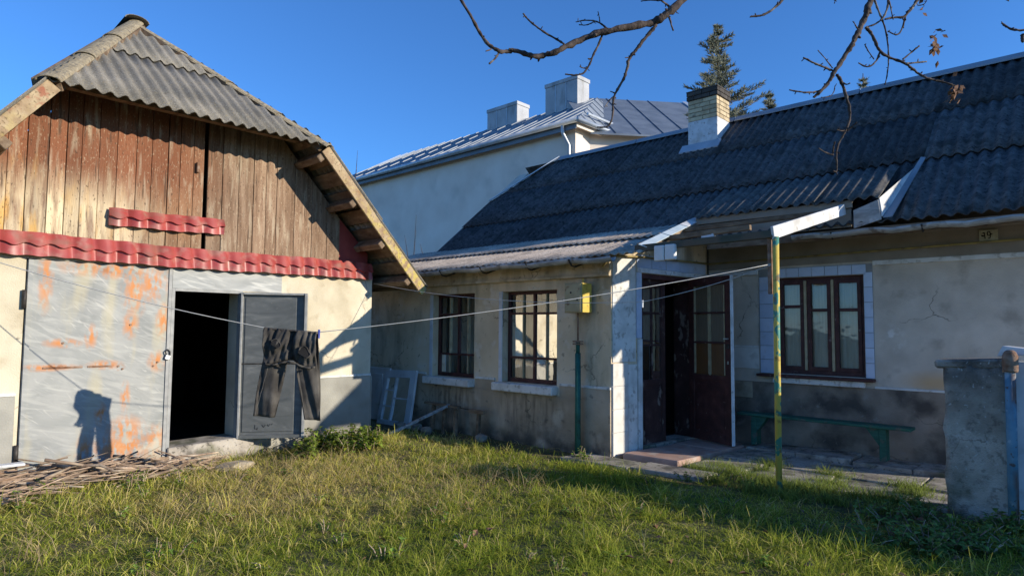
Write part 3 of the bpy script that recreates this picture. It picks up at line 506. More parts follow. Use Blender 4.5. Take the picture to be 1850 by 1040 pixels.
def ridge_caps(a, b, n, r, mat, par, name='ridge_cap', squash=.6):
    a = Vector(a); b = Vector(b); d = (b-a).normalized(); side = d.cross(Vector((0,0,1))).normalized(); up = side.cross(d)
    L = (b-a).length/n
    for i in range(n):
        m = MB(); vs = []; K = 8
        for q, (t, rr) in enumerate(((i*L-.02, r*1.08), ((i+1)*L+.03, r*.94))):
            for w_ in (0, .009):
                for k in range(K+1):
                    an = math.pi*(k/K); vs.append(a + d*t + side*math.cos(an)*(rr-w_)*1.25 + up*(math.sin(an)*(rr-w_)*squash + (.012 if q == 0 else 0)))
        fs = []; S = K+1
        for k in range(K):
            fs += [(k,k+1,2*S+k+1,2*S+k), (S+k,3*S+k,3*S+k+1,S+k+1), (k,S+k,S+k+1,k+1), (2*S+k,2*S+k+1,3*S+k+1,3*S+k)]
        m.add(vs, fs); m.build(name, mat, par, smooth=False)
ridge_caps(eL+Vector((.0,.0,-.012)), ridge_f+Vector((0,0,.035)), 3, .080, 'slate_lichen', barn, 'hip_cap'); ridge_caps(eR+Vector((.0,.0,-.03)), ridge_f+Vector((0,0,.005)), 4, .085, 'slate_lichen', barn, 'hip_cap')
ridge_caps(ridge_f+Vector((.06,0,.04)), (-14, RY, RZ+.05), 5, .11, 'slate', barn)
MB().prism([(-13.6,.1,2.42),(-13.6,5.3,2.42),(-13.6,RY,RZ-.25)], (-.2,0,0)).build('back_gable', 'timber', barn)

# ================================================================== HOUSE
YA, YB = 6.54, 8.7; XC0, XC1, XR = -4.44, -4.22, .14
house = thing('house', (-4, 9, 0), 'low plastered house with dark corrugated roof and recessed front door', 'house')
W1 = (-7.81, -6.86, .79, 2.06); W2 = (-6.28, -5.29, .79, 2.06); W3 = (-3.27, -2.18, .97, 2.24)
XL = -10.3
weld_build(panel((XL, YA, 0), (1,0,0), (0,-1,0), XC0-XL, -.1, 2.44, .30, [(W1[0]-XL, W1[1]-XL, W1[2], W1[3]), (W2[0]-XL, W2[1]-XL, W2[2], W2[3])]), 'wing_wall', 'house_plaster', house)
weld_build(panel((XC1, YB, 0), (1,0,0), (0,-1,0), XR-XC1, -.1, 3.22, .30, [(W3[0]-XC1, W3[1]-XC1, W3[2], W3[3])]), 'facade_wall', 'facade_plaster', house)
sd = Vector((XC1-XC0, YB-YA, 0)); SLn = sd.length; sd.normalize(); sn = Vector((sd.y, -sd.x, 0))
def sp(s, z, d=0.): return Vector((XC0, YA, 0)) + sd*s + sn*d + Vector((0,0,z))
def sbox(name, mat, par, s0, s1, z0, z1, d0, d1, bev=.0):
    return MB().hexa([sp(s0,z0,d0),sp(s1,z0,d0),sp(s1,z0,d1),sp(s0,z0,d1),sp(s0,z1,d0),sp(s1,z1,d0),sp(s1,z1,d1),sp(s0,z1,d1)]).build(name, mat, par, bev=bev)
D0, D1 = .60, 1.75      # doorway in the porch side wall
weld_build(panel((XC0, YA, 0), sd, sn, SLn, -.1, 2.50, .28, [(D0, D1, .0, 2.26)]), 'porch_side_wall', 'house_plaster', house)
MB().prism([sp(.25,2.5,-.002), sp(SLn,2.5,-.002), sp(SLn,3.2,-.002), sp(1.9,3.0,-.002)], -sn*.24).build('porch_side_wall', 'house_plaster', house)
MB().box(XL-.3, XL, 6.54, 14, -.1, 2.44).build('end_wall', 'house_plaster', house)
for xx in (XR-.3, XL+.1):
    MB().prism([(xx,8.7,-.1),(xx,13.9,-.1),(xx,13.9,3.0),(xx,11.14,5.2),(xx,8.7,3.2)], (.3,0,0)).build('gable_wall', 'facade_plaster', house)
MB().box(XL, XR, 13.9, 14.2, -.1, 3.1).build('rear_wall', 'facade_plaster', house)
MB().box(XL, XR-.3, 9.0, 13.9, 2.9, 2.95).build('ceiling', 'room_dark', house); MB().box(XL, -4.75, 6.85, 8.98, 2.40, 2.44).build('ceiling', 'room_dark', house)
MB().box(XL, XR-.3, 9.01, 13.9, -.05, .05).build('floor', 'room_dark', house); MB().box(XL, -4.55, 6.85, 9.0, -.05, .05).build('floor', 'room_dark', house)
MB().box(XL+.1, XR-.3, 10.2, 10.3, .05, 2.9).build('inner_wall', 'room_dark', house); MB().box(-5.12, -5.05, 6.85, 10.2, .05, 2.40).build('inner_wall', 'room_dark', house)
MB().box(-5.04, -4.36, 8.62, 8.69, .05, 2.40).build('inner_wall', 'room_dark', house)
# plinths, limewash lines, frieze
for (a, b) in ((XL, W1[0]-.09), (W1[0]-.09, W2[0]-.09), (W2[0]-.09, XC0)):
    MB().box(a, b, YA-.022, YA+.01, -.1, .665).build('plinth', 'house_plinth', house)
for (a, b) in ((XL, W1[0]-.14), (W1[1]+.05, W2[0]-.14), (W2[1]+.06, XC0)):
    MB().box(a, b, YA-.020, YA+.01, .667, .80).build('plinth', 'house_plinth', house); MB().box(a, b, YA-.026, YA+.01, .802, .832).build('plinth_line', 'limewash', house, bev=.003)
MB().box(XL, XC0+.01, YA-.05, YA+.02, 2.19, 2.44).build('frieze', 'house_plaster', house, bev=.006); MB().box(XL, XC0+.02, YA-.075, YA-.05, 2.19, 2.225).build('frieze_moulding', 'house_plaster', house, bev=.004)
MB().box(XC1+.0, XR, YB-.018, YB+.01, -.1, .845).build('plinth', 'facade_plinth', house); MB().box(W3[1]+.10, XR, YB-.024, YB+.01, .847, .872).build('plinth_line', 'limewash', house, bev=.004)
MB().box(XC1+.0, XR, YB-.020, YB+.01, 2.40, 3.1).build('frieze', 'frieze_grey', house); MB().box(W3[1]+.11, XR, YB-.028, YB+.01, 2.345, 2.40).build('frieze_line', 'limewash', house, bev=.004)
# windows -------------------------------------------------
def window(W, Y, kind, rec=.11, label=None):
    x0, x1, z0, z1 = W; y = Y + rec; f = .045
    fr = MB(); fr.box(x0, x0+f, y, y+.06, z0, z1); fr.box(x1-f, x1, y, y+.06, z0, z1); fr.box(x0+f, x1-f, y, y+.06, z0, z0+f*1.3); fr.box(x0+f, x1-f, y, y+.06, z1-f, z1)
    win = fr.build('window', 'maroon_paint', house, bev=.003)
    if label: win['label'] = label
    bars = []; xs = [x0+f]; zs = None
    if kind == 'wing':
        xm = [x0+f+(x1-x0-2*f)*q for q in (.27, .50, .745)]; zm = [z0+(z1-z0)*q for q in (.27, .755)]
        MB().box(xm[1]-.018, xm[1]+.018, y+.004, y+.05, z0+f*1.3, z1-f).build('mullion', 'maroon_paint', win)
        for q in (xm[0], xm[2]): MB().box(q-.010, q+.010, y+.002, y+.035, z0+f*1.3, z1-f).build('glazing_bar', 'beige_bar', win)
        for q in zm: MB().box(x0+f, x1-f, y-.006, y+.045, q-.015, q+.015).build('glazing_bar', 'maroon_paint', win)
        cx_ = [x0+f]+xm+[x1-f]; cz = [z0+f*1.3]+zm+[z1-f]
        cells = [(cx_[i], cx_[i+1], cz[j], cz[j+1]) for i in range(4) for j in range(3)]
    else:
        w3 = (x1-x0)/3; cells = []
        for i in range(3):
            a = x0+f+(x1-x0-2*f)*i/3 + (.022 if i else 0); b = x0+f+(x1-x0-2*f)*(i+1)/3 - (.022 if i < 2 else 0)
            zm = z0 + (z1-z0)*(.70 if i == 0 else .66); g = .045
            cs = MB(); yy = y-.012
            cs.box(a, a+g, yy, yy+.05, z0+f*1.3, z1-f); cs.box(b-g, b, yy, yy+.05, z0+f*1.3, z1-f); cs.box(a+g, b-g, yy, yy+.05, z0+f*1.3, z0+f*1.3+g); cs.box(a+g, b-g, yy, yy+.05, z1-f-g, z1-f)
            cs.box(a+g, b-g, yy, yy+.05, zm-.02, zm+.02); cs.build('casement', 'maroon_paint', win, bev=.002)
            cells += [(a+g, b-g, z0+f*1.3+g, zm-.02), (a+g, b-g, zm+.02, z1-f-g)]
            if i < 2: MB().box(b+.006, b+.038, y-.02, y+.05, z0+f*1.3, z1-f).build('mullion', 'beige_bar', win)
    for (a, b, c, d) in cells:
        t = random.uniform(-.0012, .0012); t2 = random.uniform(-.0012, .0012)
        MB().add([(a,y+.026+t,c),(b,y+.026-t,c),(b,y+.026-t+t2,d),(a,y+.026+t+t2,d)], [(0,1,2,3)]).build('pane', 'glass' if kind == 'wing' else 'clear_glass', win)
    # curtain inside, gathered
    vs = []; n = 70
    for zz in (z0+.02, z1-.02):
        for i in range(n+1):
            q = i/n; vs.append((x0+.03+(x1-x0-.06)*q, y+(.20 if kind == 'wing' else .085)+.012*math.sin(q*55)+.008*math.sin(q*23+1), zz))
    MB().add(vs, [(i,i+1,n+2+i,n+1+i) for i in range(n)]).build('curtain', 'curtain' if kind == 'wing' else 'net_curtain', win, smooth=True)
    return win
window(W1, YA, 'wing', label='maroon wing window half hidden in shade nearest the barn'); window(W2, YA, 'wing', label='maroon wing window mirroring the sunlit barn wall')
window(W3, YB, 'facade', rec=.07, label='maroon three-light window framed in pale blue tiles')
for W in (W1, W2):
    MB().box(W[0]-.10, W[1]+.02, YA-.13, YA+.10, .672, .785).build('window_sill', 'limewash', house, bev=.012)
    MB().box(W[0]-.07, W[0]-.002, YA-.012, YA+.11, .79, 2.06).build('window_reveal', 'white_wall', house, bev=.004)
MB().box(W3[0]-.22, W3[1]+.11, YB-.11, YB+.06, .925, .962).build('window_board', 'maroon_paint', house, bev=.006); MB().box(W3[0]-.02, W3[1]+.0, YB-.07, YB+.0, .850, .922).build('window_ledge', 'limewash', house, bev=.006)
# tiles round the facade window and on the porch corner
tw = .186
tm = block_mesh('tile', tw-.006, .012, tw-.006, .002); tmh = block_mesh('tile_narrow', .115, .012, tw-.006, .002)
sur = MB().box(W3[0]-.205, W3[0]-.005, YB-.008, YB+.005, .965, 2.37).box(W3[1]+.005, W3[1]+.105, YB-.008, YB+.005, .965, 2.37).box(W3[0]-.004, W3[1]+.004, YB-.008, YB+.005, 2.242, 2.37).build('tile_surround', 'grout', house)
for k in range(7):
    place('tile', tm, 'tile', sur, (W3[0]-.105, YB-.012, .965+tw*(k+.5))); place('tile', tmh, 'tile', sur, (W3[1]+.055, YB-.012, .965+tw*(k+.5)), sc=(.82,1,1))
for k in range(7):
    if k < 7: place('tile', tm, 'tile', sur, (W3[0]+.085+tw*k*.86, YB-.012, 2.305), sc=(.86,1,.66))
rv = MB().box(W3[0]+.002, W3[0]+.010, YB-.002, YB+.07, .97, 2.235).build('tile_reveal', 'tile', house)
# porch corner: cream boards and tiles on the side wall
cor = sbox('corner_lining', 'tile_cream', house, .004, .30, .0, 1.12, .002, .012)
tcm = block_mesh('corner_tile', .285, .012, .275, .002)
an = math.atan2(sd.y, sd.x)
for k in range(4): place('corner_tile', tcm, 'tile_cream', cor, sp(.152, .145+.28*k, .019), an)
sbox('corner_panel', 'limewash', house, .31, .49, .0, 1.10, .002, .018, .003); sbox('corner_panel', 'limewash', house, .02, .47, 1.135, 2.44, .002, .012, .002)
sbox('door_jamb', 'white_paint', house, .50, .585, .0, 1.42, .003, .030, .003); sbox('door_jamb', 'tile', house, .48, .585, 1.43, 2.30, .003, .022, .002)
sbox('door_lintel', 'white_paint', house, .48, SLn-.02, 2.27, 2.33, .002, .035, .004)
for k in range(5): sbox('lintel_tile', 'tile', house, .50+.32*k, .81+.32*k, 2.335, 2.50, .002, .012, .002)
MB().box(XC1+.04, W3[0]-.21, YB-.04, YB+.01, 2.30, 2.36).build('facade_lintel', 'white_paint', house, bev=.004)
# worn fixed leaf of the porch door
def leaf(name, mat, P, W_, z0, z1, par, cols, rows, panes, th=.045, glaze='glass', barmat=None, cuts=()):
    """door leaf in a local frame: P(s,z,d)"""
    def bx(n, m, pr, s0, s1, a, b, d0, d1, bev=.002):
        return MB().hexa([P(s0,a,d0),P(s1,a,d0),P(s1,a,d1),P(s0,a,d1),P(s0,b,d0),P(s1,b,d0),P(s1,b,d1),P(s0,b,d1)]).build(n, m, pr, bev=bev)
    st = .10 if W_ > .7 else .075; pz = z0 + (z1-z0)*panes
    fr = MB()
    for (s0, s1, a, b) in ((0, st, z0, z1), (W_-st, W_, z0, z1), (st, W_-st, z0, z0+.12), (st, W_-st, z1-.11, z1), (st, W_-st, pz-.07, pz)):
        fr.hexa([P(s0,a,0),P(s1,a,0),P(s1,a,th),P(s0,a,th),P(s0,b,0),P(s1,b,0),P(s1,b,th),P(s0,b,th)])
    d = fr.build(name, mat, par, bev=.003)
    bx('panel', mat, d, st-.005, W_-st+.005, z0+.11, pz-.06, th*.3, th*.7); 
    if panes > .2: bx('panel_moulding', mat, d, st+.04, W_-st-.04, z0+.17, pz-.13, th*.7, th*.9)
    bm_ = barmat or mat; gw = (W_-2*st)/cols; zz = [pz + (z1-.11-pz)*r for r in (cuts or [k/rows for k in range(rows+1)])]
    for c in range(1, cols): bx('glazing_bar', bm_, d, st+gw*c-.012, st+gw*c+.012, pz, z1-.11, th*.15, th*.85)
    for q in zz[1:-1]: bx('glazing_bar', mat, d, st, W_-st, q-.014, q+.014, th*.1, th*.9)
    for c in range(cols):
        for j in range(len(zz)-1):
            a = st+gw*c+.004; b = st+gw*(c+1)-.004
            if barmat:      # thin beading round each pane
                for (s0, s1, e0, e1) in ((a, a+.016, zz[j], zz[j+1]), (b-.016, b, zz[j], zz[j+1])): bx('bead', barmat, d, s0, s1, e0+.012, e1-.012, th*.5, th*.98, 0)
            g = glaze[j] if isinstance(glaze, (list, tuple)) else glaze
            MB().add([P(a,zz[j],th*.5),P(b,zz[j],th*.5),P(b,zz[j+1],th*.5),P(a,zz[j+1],th*.5)], [(0,1,2,3)]).build('pane', g, d)
    return d, bx
MAT['amber_glass'] = mk('amber_glass', [(.3,(.12,.045,.012)),(.7,(.17,.07,.02))], scale=9, stretch=(30,30,.5), rough=.25, bump=.5, bscale=6, bstretch=(60,60,.3), spec=.5)
MAT['reeded_glass'] = mk('reeded_glass', [(.3,(.13,.095,.06)),(.7,(.20,.15,.10))], scale=9, stretch=(30,30,.5), rough=.25, bump=.5, bscale=6, bstretch=(60,60,.3), spec=.5)
P1 = lambda s, z, d: sp(D0+.012+s, z, -.085+d)
fl, bx1 = leaf('fixed_door_leaf', 'door_worn', P1, .56, .06, 2.24, house, 2, 3, .38, cuts=(0,.36,.70,1.)); fl['label'] = 'weathered dark maroon door leaf with peeling paint'
sbox('door_frame', 'maroon_paint', house, D0, D1, 2.20, 2.262, -.10, .012); sbox('door_frame', 'door_worn', house, D1-.045, D1-.003, .062, 2.198, -.275, .004, .003); sbox('reveal_lining', 'room_dark', house, D0+.004, D0+.010, .062, 2.198, -.275, -.09); 
sbox('inner_jamb', 'white_wall', house, 1.30, 1.335, .05, 2.15, -.40, -.30); sbox('threshold', 'concrete', house, D0, D1, -.02, .06, -.28, .03, .005)
# open leaf, swung out over the stoop
hg = Vector((-4.245, 8.22, 0)); fe = Vector((-3.52, 7.95, 0)); od = (fe-hg); OW = od.length; od.normalize(); on_ = Vector((od.y, -od.x, 0))
P2 = lambda s, z, d: hg + od*s + on_*d + Vector((0,0,z))
ol, bx2 = leaf('open_door_leaf', 'maroon_paint', P2, OW, .07, 2.25, house, 2, 3, .40, glaze=('amber_glass','reeded_glass','reeded_glass'), barmat='beige_bar', cuts=(0,.36,.69,1.)); ol['label'] = 'open maroon door leaf with six reeded panes'
bx2('edge_strip', 'white_paint', ol, OW+.001, OW+.008, .07, 2.25, -.004, .050); bx2('lock', 'iron', ol, OW-.07, OW-.02, 1.30, 1.36, .046, .062); bx2('handle', 'steel', ol, OW-.09, OW-.03, 1.42, 1.436, .046, .085); bx2('keyhole', 'steel', ol, OW-.055, OW-.035, 1.10, 1.14, .046, .056)
# cream dado panel and patch between door and window
MB().box(-3.98, W3[0]-.215, YB-.012, YB, 1.02, 1.30).build('wall_panel', 'tile_cream', house); MB().box(-3.98, W3[0]-.215, YB-.02, YB, 1.305, 1.33).build('panel_line', 'limewash', house)
MB().box(-3.86, -3.58, YB-.030, YB-.018, .62, .84).build('brick_patch', 'stone', house, bev=.004)
# main roof -------------------------------------------------
RS = .826; EVY, EVZ = 8.0, 2.755; RDY = 11.14; RDZ = EVZ + RS*(RDY-EVY)
hipA = Vector((-8.97, RDY, RDZ)); hipB = Vector((-9.88, 9.84, EVZ+RS*(9.84-EVY))); verge = -9.9
lc = [clipplane(hipB, hipA, (-5, 9, 4)), ((verge,0,0), (-1,0,0))]
roof('roof_sheet', 'slate_dark', house, -10.0, XR+.35, (EVY, EVZ), (RDY, RDZ), 1.36, clip=lc)
roof('lower_roof_sheet', 'slate_brown', house, -10.6, -3.78, (6.20, 2.395), (8.42, 3.06), 1.17, clip=[clipplane((-3.79,6.1,2.4), (-4.13,8.46,3.1), (-6,7,2.5))], sw=9*.112, pitch=.112, amp=.0115, lift=.016)
MB().add([(-10,RDY,RDZ),(XR+.35,RDY,RDZ),(XR+.35,14.5,RDZ-RS*3.36),(-10,14.5,RDZ-RS*3.36)], [(0,1,2,3)]).build('rear_slope', 'slate_dark', house)
MB().prism([hipA+Vector((-.03,0,.03)), hipB+Vector((-.03,0,.03)), Vector((-9.95, 12.44, hipB.z))], (-.02,0,-.03)).build('half_hip', 'slate_dark', house)
MB().bar(hipA+Vector((0,-.02,.07)), hipB+Vector((0,-.02,.07)), .16, .02).build('hip_flashing', 'zinc', house)
for k in range(5):
    a = -8.95 + k*2.07; b = a + 2.05
    m = MB(); m.prism([(a,RDY-.12,RDZ-.035),(a,RDY-.12,RDZ-.015),(a,RDY-.02,RDZ+.075),(a,RDY+.02,RDZ+.075),(a,RDY+.15,RDZ-.04),(a,RDY+.15,RDZ-.06),(a,RDY,RDZ+.045)], (b-a,0,0)); m.build('ridge_flashing', 'zinc_roof', house)
# chimney
CX0, CX1, CY0, CY1 = -5.42, -4.86, 10.45, 10.95
chim = MB().box(CX0, CX1, CY0, CY1, 4.6, 5.28).build('chimney', 'white_paint', house, bev=.006)
MB().box(CX0+.012, CX1-.012, CY0+.012, CY1-.012, 5.28, 5.82).build('mortar_core', 'mortar', chim)
bl, bh, bd = .125, .068, .11
bf = block_mesh('brick', .265, .10, .066, .004); bh_ = block_mesh('brick_header', .128, .10, .066, .004)
zc = 5.318; sootm = {}
for c in range(7):
    top = c >= 5; o_ = .02 if top else 0.
    x0, x1, y0, y1 = CX0-o_, CX1+o_, CY0-o_, CY1+o_; wL = x1-x0; wD = y1-y0
    for (L, fixed, ax, rz) in ((wL, y0+.05, 'x', 0.), (wD, x1-.05, 'y', math.pi/2)):
        cuts = [0, .5, 1.] if c % 2 == 0 else [0, .25, .75, 1.]
        for a, b in zip(cuts[:-1], cuts[1:]):
            l = (b-a)*L; me = bf if l > .2 else bh_; mname = 'brick_soot' if top else 'brick'
            key = (me.name, mname)
            if key not in sootm: sootm[key] = me.copy(); sootm[key].name = 'brick'; sootm[key].materials.clear()
            mid = (a+b)/2*L
            if ax == 'y' and a == 0: mid += .05; l -= .10
            p = (x0+mid, fixed, zc+c*.077) if ax == 'x' else (fixed, y0+mid, zc+c*.077)
            place('brick', sootm[key], mname, chim, p, rz, sc=((l-.008)/(.265 if me is bf else .128), 1, 1))
MB().box(CX0-.02, CX1+.02, CY0-.02, CY1+.02, zc+6.5*.077, zc+6.5*.077+.02).build('chimney_cap', 'brick_soot', chim)
MB().prism([(CX0-.10,CY0-.16,4.68),(CX1+.08,CY0-.16,4.68),(CX1+.08,CY0-.02,4.84),(CX0-.10,CY0-.02,4.84)], (0,-.01,.02)).build('chimney_apron', 'zinc', chim)
# eaves: fascia, gutters, brackets
def gutter(name, x0, x1, y, z, r, mat, par):
    vs = []; K = 8; nseg = 24
    for i in range(nseg+1):
        x = x0+(x1-x0)*i/nseg; dz = .010*math.sin(i*1.3)+.004*math.sin(i*3.7)
        for w_ in (0, .004):
            for k in range(K+1):
                an = math.pi + math.pi*k/K; vs.append((x, y+math.cos(an)*(r-w_), z+dz+math.sin(an)*(r-w_)))
    S = K+1; fs = []
    for i in range(nseg):
        for k in range(K):
            a = i*2*S+k; b = (i+1)*2*S+k; fs += [(a,a+1,b+1,b), (a+S,b+S,b+S+1,a+S+1)]
        for k in (0, K): a = i*2*S+k; b = (i+1)*2*S+k; fs.append((a,b,b+S,a+S))
    return MB().add(vs, fs).build(name, mat, par, smooth=True)
g1 = gutter('gutter', -9.2, -4.15, 6.16, 2.385, .062, 'old_gutter', house)
for xx in (-8.3, -7.15, -6.3, -5.45, -4.75):
    MB().tube([(xx,6.40,2.36),(xx,6.22,2.30),(xx,6.15,2.31),(xx,6.09,2.38)], .012, 6).build('gutter_bracket', 'iron', g1)
g2 = gutter('gutter', -2.75, XR+.3, 7.93, 2.685, .058, 'old_gutter', house)
for xx in (-2.3, -1.4, -.5, .4):
    MB().tube([(xx,8.1,2.72),(xx,7.93,2.61),(xx,7.87,2.68)], .010, 6).build('gutter_bracket', 'iron', g2)
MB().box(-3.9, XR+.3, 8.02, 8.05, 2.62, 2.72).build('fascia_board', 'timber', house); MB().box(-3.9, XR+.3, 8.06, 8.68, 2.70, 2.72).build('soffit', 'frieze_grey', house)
MB().box(-10.4, -4.3, 6.30, 6.33, 2.36, 2.42).build('fascia_board', 'timber', house)
MB().bar((-9.0,6.28,2.27), (-7.95,6.30,2.13), .05, .05).build('stray_lath', 'timber', house)

# ================================================================== PORCH CANOPY
can = thing('porch_canopy', (-2.35, 6.3, 0), 'open timber porch canopy with broken slate roof on a yellow-green pole', 'canopy')
MB().tube([(-2.355,6.3,.0),(-2.352,6.3,1.3),(-2.345,6.3,2.46)], .030, 12).build('pole', 'pole_paint', can, smooth=True)
MB().bar((-2.41,6.315,1.9), (-2.41,6.315,2.46), .035, .035, (0,1,0)).build('pole_batten', 'rust', can)
MB().bar((-3.95,6.33,2.47), (-2.36,6.30,2.49), .07, .075).build('front_beam', 'beam_green', can, bev=.004)
MB().bar((-4.02,7.0,2.66), (-2.9,7.05,2.70), .06, .06).build('cross_beam', 'timber', can, bev=.004); MB().bar((-4.05,7.55,2.83), (-2.25,7.6,2.87), .05, .05).build('cross_beam', 'timber', can, bev=.004)
MB().bar((-2.36,6.26,2.495), (-2.19,8.02,2.955), .03, .125).build('rake_board', 'white_paint', can, bev=.004)
MB().bar((-3.90,6.30,2.48), (-4.06,8.3,3.00), .04, .09).build('rafter', 'timber', can, bev=.004)
MB().box(-4.05, -2.10, 8.00, 8.025, 2.965, 3.055).build('fascia_board', 'frieze_grey', can, bev=.004); MB().box(-4.05, -2.12, 8.03, 8.05, 2.745, 2.96).build('fascia_board', 'frieze_grey', can, bev=.004)
MB().hexa([(-2.09,8.0,2.72),(-1.80,7.98,2.79),(-1.80,8.0,2.79),(-2.09,8.02,2.72),(-2.09,8.0,2.93),(-1.83,7.98,3.02),(-1.83,8.0,3.02),(-2.09,8.02,2.93)]).build('end_panel', 'old_gutter', can, bev=.003)
cvv = Vector((0,.93,.50)).normalized()
for k, (x, wd) in enumerate(((-4.05, .80), (-3.30, .80), (-2.55, .73))): corr('canopy_sheet', 'slate_mid', can, (x, 7.96, 3.055+.012*(k%2)), (1,0,0), cvv, wd, 1.16, clip=[((0,9.15,0),(0,1,0))])
MB().prism([(-1.83,8.0,3.03),(-1.80,7.99,2.82),(-1.60,9.02,3.60)], (.012,.0,.01)).build('cheek', 'white_metal', can); MB().hexa([(-1.79,8.0,2.81),(-1.70,8.02,2.815),(-1.545,9.05,3.655),(-1.59,9.03,3.66),(-1.79,8.0,2.825),(-1.70,8.02,2.83),(-1.545,9.05,3.67),(-1.59,9.03,3.675)]).build('valley_flashing', 'zinc_roof', can)
for (a, b, m_) in (((-3.83,6.28,2.49),(-3.92,6.95,2.70),'blue_white_metal'), ((-3.93,6.98,2.71),(-4.02,7.6,2.90),'blue_white_metal'), ((-4.03,7.63,2.91),(-4.12,8.25,3.10),'white_metal')):
    MB().bar(a, b, .11, .010, (.45,-.3,1)).build('edge_flashing', m_, can)
# light fittings under the beam
for k, (x, y, z) in enumerate(((-3.60,6.26,2.385), (-3.47,6.265,2.39))): tag(MB().box(x-.06, x+.06, y-.03, y+.03, z-.085, z+.085).build('junction_box', 'white_plastic', None, bev=.008), ['left of two white plastic boxes hung from the porch beam', 'right of two white plastic boxes hung from the porch beam'][k], 'junction box', 'white boxes on the porch beam')
tag(MB().box(-3.48, -3.32, 7.0, 7.05, 2.54, 2.67).build('junction_box', 'zinc', None, bev=.006), 'grey metal box behind the porch beam', 'junction box')

# ================================================================== NEIGHBOUR
nb = thing('neighbour_house', (-20, 21, 0), 'tall pale plastered house with metal roof behind the low house', 'house')
NX, NY, NZ = -13.05, 17.1, 8.5; AP = Vector((-15.0, 21.1, 10.95)); NL = -30.
MB().box(NL, NX, NY, NY+8, 0, NZ).build('wall', 'neighbour_plaster', nb)
e = .35
front = [(NL-e,NY-e,NZ),(NX+e,NY-e,NZ),AP,(NL+3,AP.y,AP.z)]; endf = [(NX+e,NY-e,NZ),(NX+e,NY+8+e,NZ),AP]
r1 = MB().prism(front, (0,0,.05)).build('roof', 'zinc_roof', nb); r2 = MB().prism([Vector(p)+Vector((.004,.004,0)) for p in endf], (0,0,.05)).build('roof', 'zinc_roof', nb)
MB().prism([(NX+e,NY+8+e,NZ),(NL-e,NY+8+e,NZ),(NL+3,AP.y,AP.z),AP], (0,0,.05)).build('roof', 'zinc_roof', nb); MB().prism([(NL-e,NY-e,NZ),(NL+3,AP.y,AP.z),(NL-e,NY+8+e,NZ)], (0,0,.05)).build('roof', 'zinc_roof', nb)
for k in range(1, 26):       # standing seams
    x = NX+e - k*.62
    t = 1. if x < AP.x else (NX+e-x)/(NX+e-AP.x)
    if x < NL: break
    MB().bar((x,NY-e,NZ+.07), (x, NY-e+(AP.y-NY+e)*t, NZ+.07+(AP.z-NZ)*t), .02, .03).build('seam', 'zinc_roof', r1)
for k in range(1, 14):
    y = NY-e + k*.62; half = (8+2*e)/2; t = 1-abs(y-(NY+4))/half
    MB().bar((NX+e, y, NZ+.07), (NX+e+(AP.x-NX-e)*t, y, NZ+.07+(AP.z-NZ)*t), .02, .03).build('seam', 'zinc_roof', r2)
gN = MB().tube([(NL-.4,NY-e-.07,NZ-.02),(NX+e+.06,NY-e-.07,NZ+.0)], .09, 10).build('gutter', 'zinc', nb, smooth=True); MB().tube([(NX+e+.07,NY-e-.1,NZ),(NX+e+.07,NY+8,NZ-.02)], .09, 10).build('gutter', 'zinc', nb, smooth=True)
MB().box(NL-.3, NX+.25, NY-e+.04, NY-e+.08, NZ-.25, NZ-.02).build('fascia', 'zinc_blue', nb); MB().box(NX+.24, NX+.29, NY-.3, NY+8, NZ-.2, NZ-.02).build('fascia', 'neighbour_plaster', nb)
MB().box(NL-.3, NX+.24, NY-e+.09, NY-.01, NZ-.06, NZ-.02).build('soffit', 'neighbour_plaster', nb)
MB().tube([(NX-.25,NY-e-.05,NZ-.08),(NX-.25,NY-e-.02,NZ-.35),(NX-.2,NY-.10,NZ-.7),(NX-.2,NY-.10,0)], .06, 10).build('downpipe', 'zinc', nb, smooth=True)
for (x0, x1, y0, d, z0, z1) in ((-16.97,-15.28,20.15,.8,9.9,11.78), (-20.9,-19.0,20.6,.8,10.2,11.72)):
    ch = MB().box(x0, x1, y0, y0+d, z0, z1-.16).build('chimney', 'zinc_grey', nb, bev=.01)
    MB().box(x0-.03, x1+.03, y0-.03, y0+d+.03, z1-.16, z1).build('chimney_cap', 'zinc_grey', ch, bev=.01)
    for q in (.33, .66): MB().box(x0+(x1-x0)*q-.012, x0+(x1-x0)*q+.012, y0-.018, y0+.002, z0+.2, z1-.17).build('seam', 'zinc', ch)
# snow guards on the end slope
for t, a, b in ((.12, .6, 3.0), (.2, 3.4, 6.4)):
    MB().tube([(NX+e-2.3*t, NY+a, NZ+.22+2.45*t), (NX+e-2.3*t, NY+b, NZ+.22+2.45*t)], .05, 8).build('snow_guard', 'zinc', r2)
# farther wing roof
wg = thing('neighbour_wing', (-14, 29, 0), 'dark blue metal roofed wing behind the pale tall house', 'house')
wa = on('z', 11.2, 1083, 178); wb = on('z', 11.2, 1236, 186); dn = Vector((wb-wa)).normalized(); fwd = Vector((dn.y, -dn.x, 0)); fwd = fwd if fwd.dot(Vector((wa.x,wa.y,0))) < 0 else -fwd
A0 = wa - dn*1.5; B0 = wb + dn*.0
q = [A0, B0, B0+fwd*4.5+Vector((0,0,-2.9)), A0+fwd*4.5+Vector((0,0,-2.9))]
r3 = MB().prism(q, (0,0,-.06)).build('roof', 'zinc_blue', wg)
MB().prism([A0-Vector((0,0,.1)), B0-Vector((0,0,.1)), B0-fwd*4.5+Vector((0,0,-3.)), A0-fwd*4.5+Vector((0,0,-3.))], (0,0,-.06)).build('roof', 'zinc_blue', wg)
LL = (B0-A0).length
for k in range(1, int(LL/.9)): MB().bar(A0+dn*.9*k+Vector((0,0,.02)), A0+dn*.9*k+fwd*4.5+Vector((0,0,-2.88)), .02, .025).build('seam', 'zinc_blue', r3)
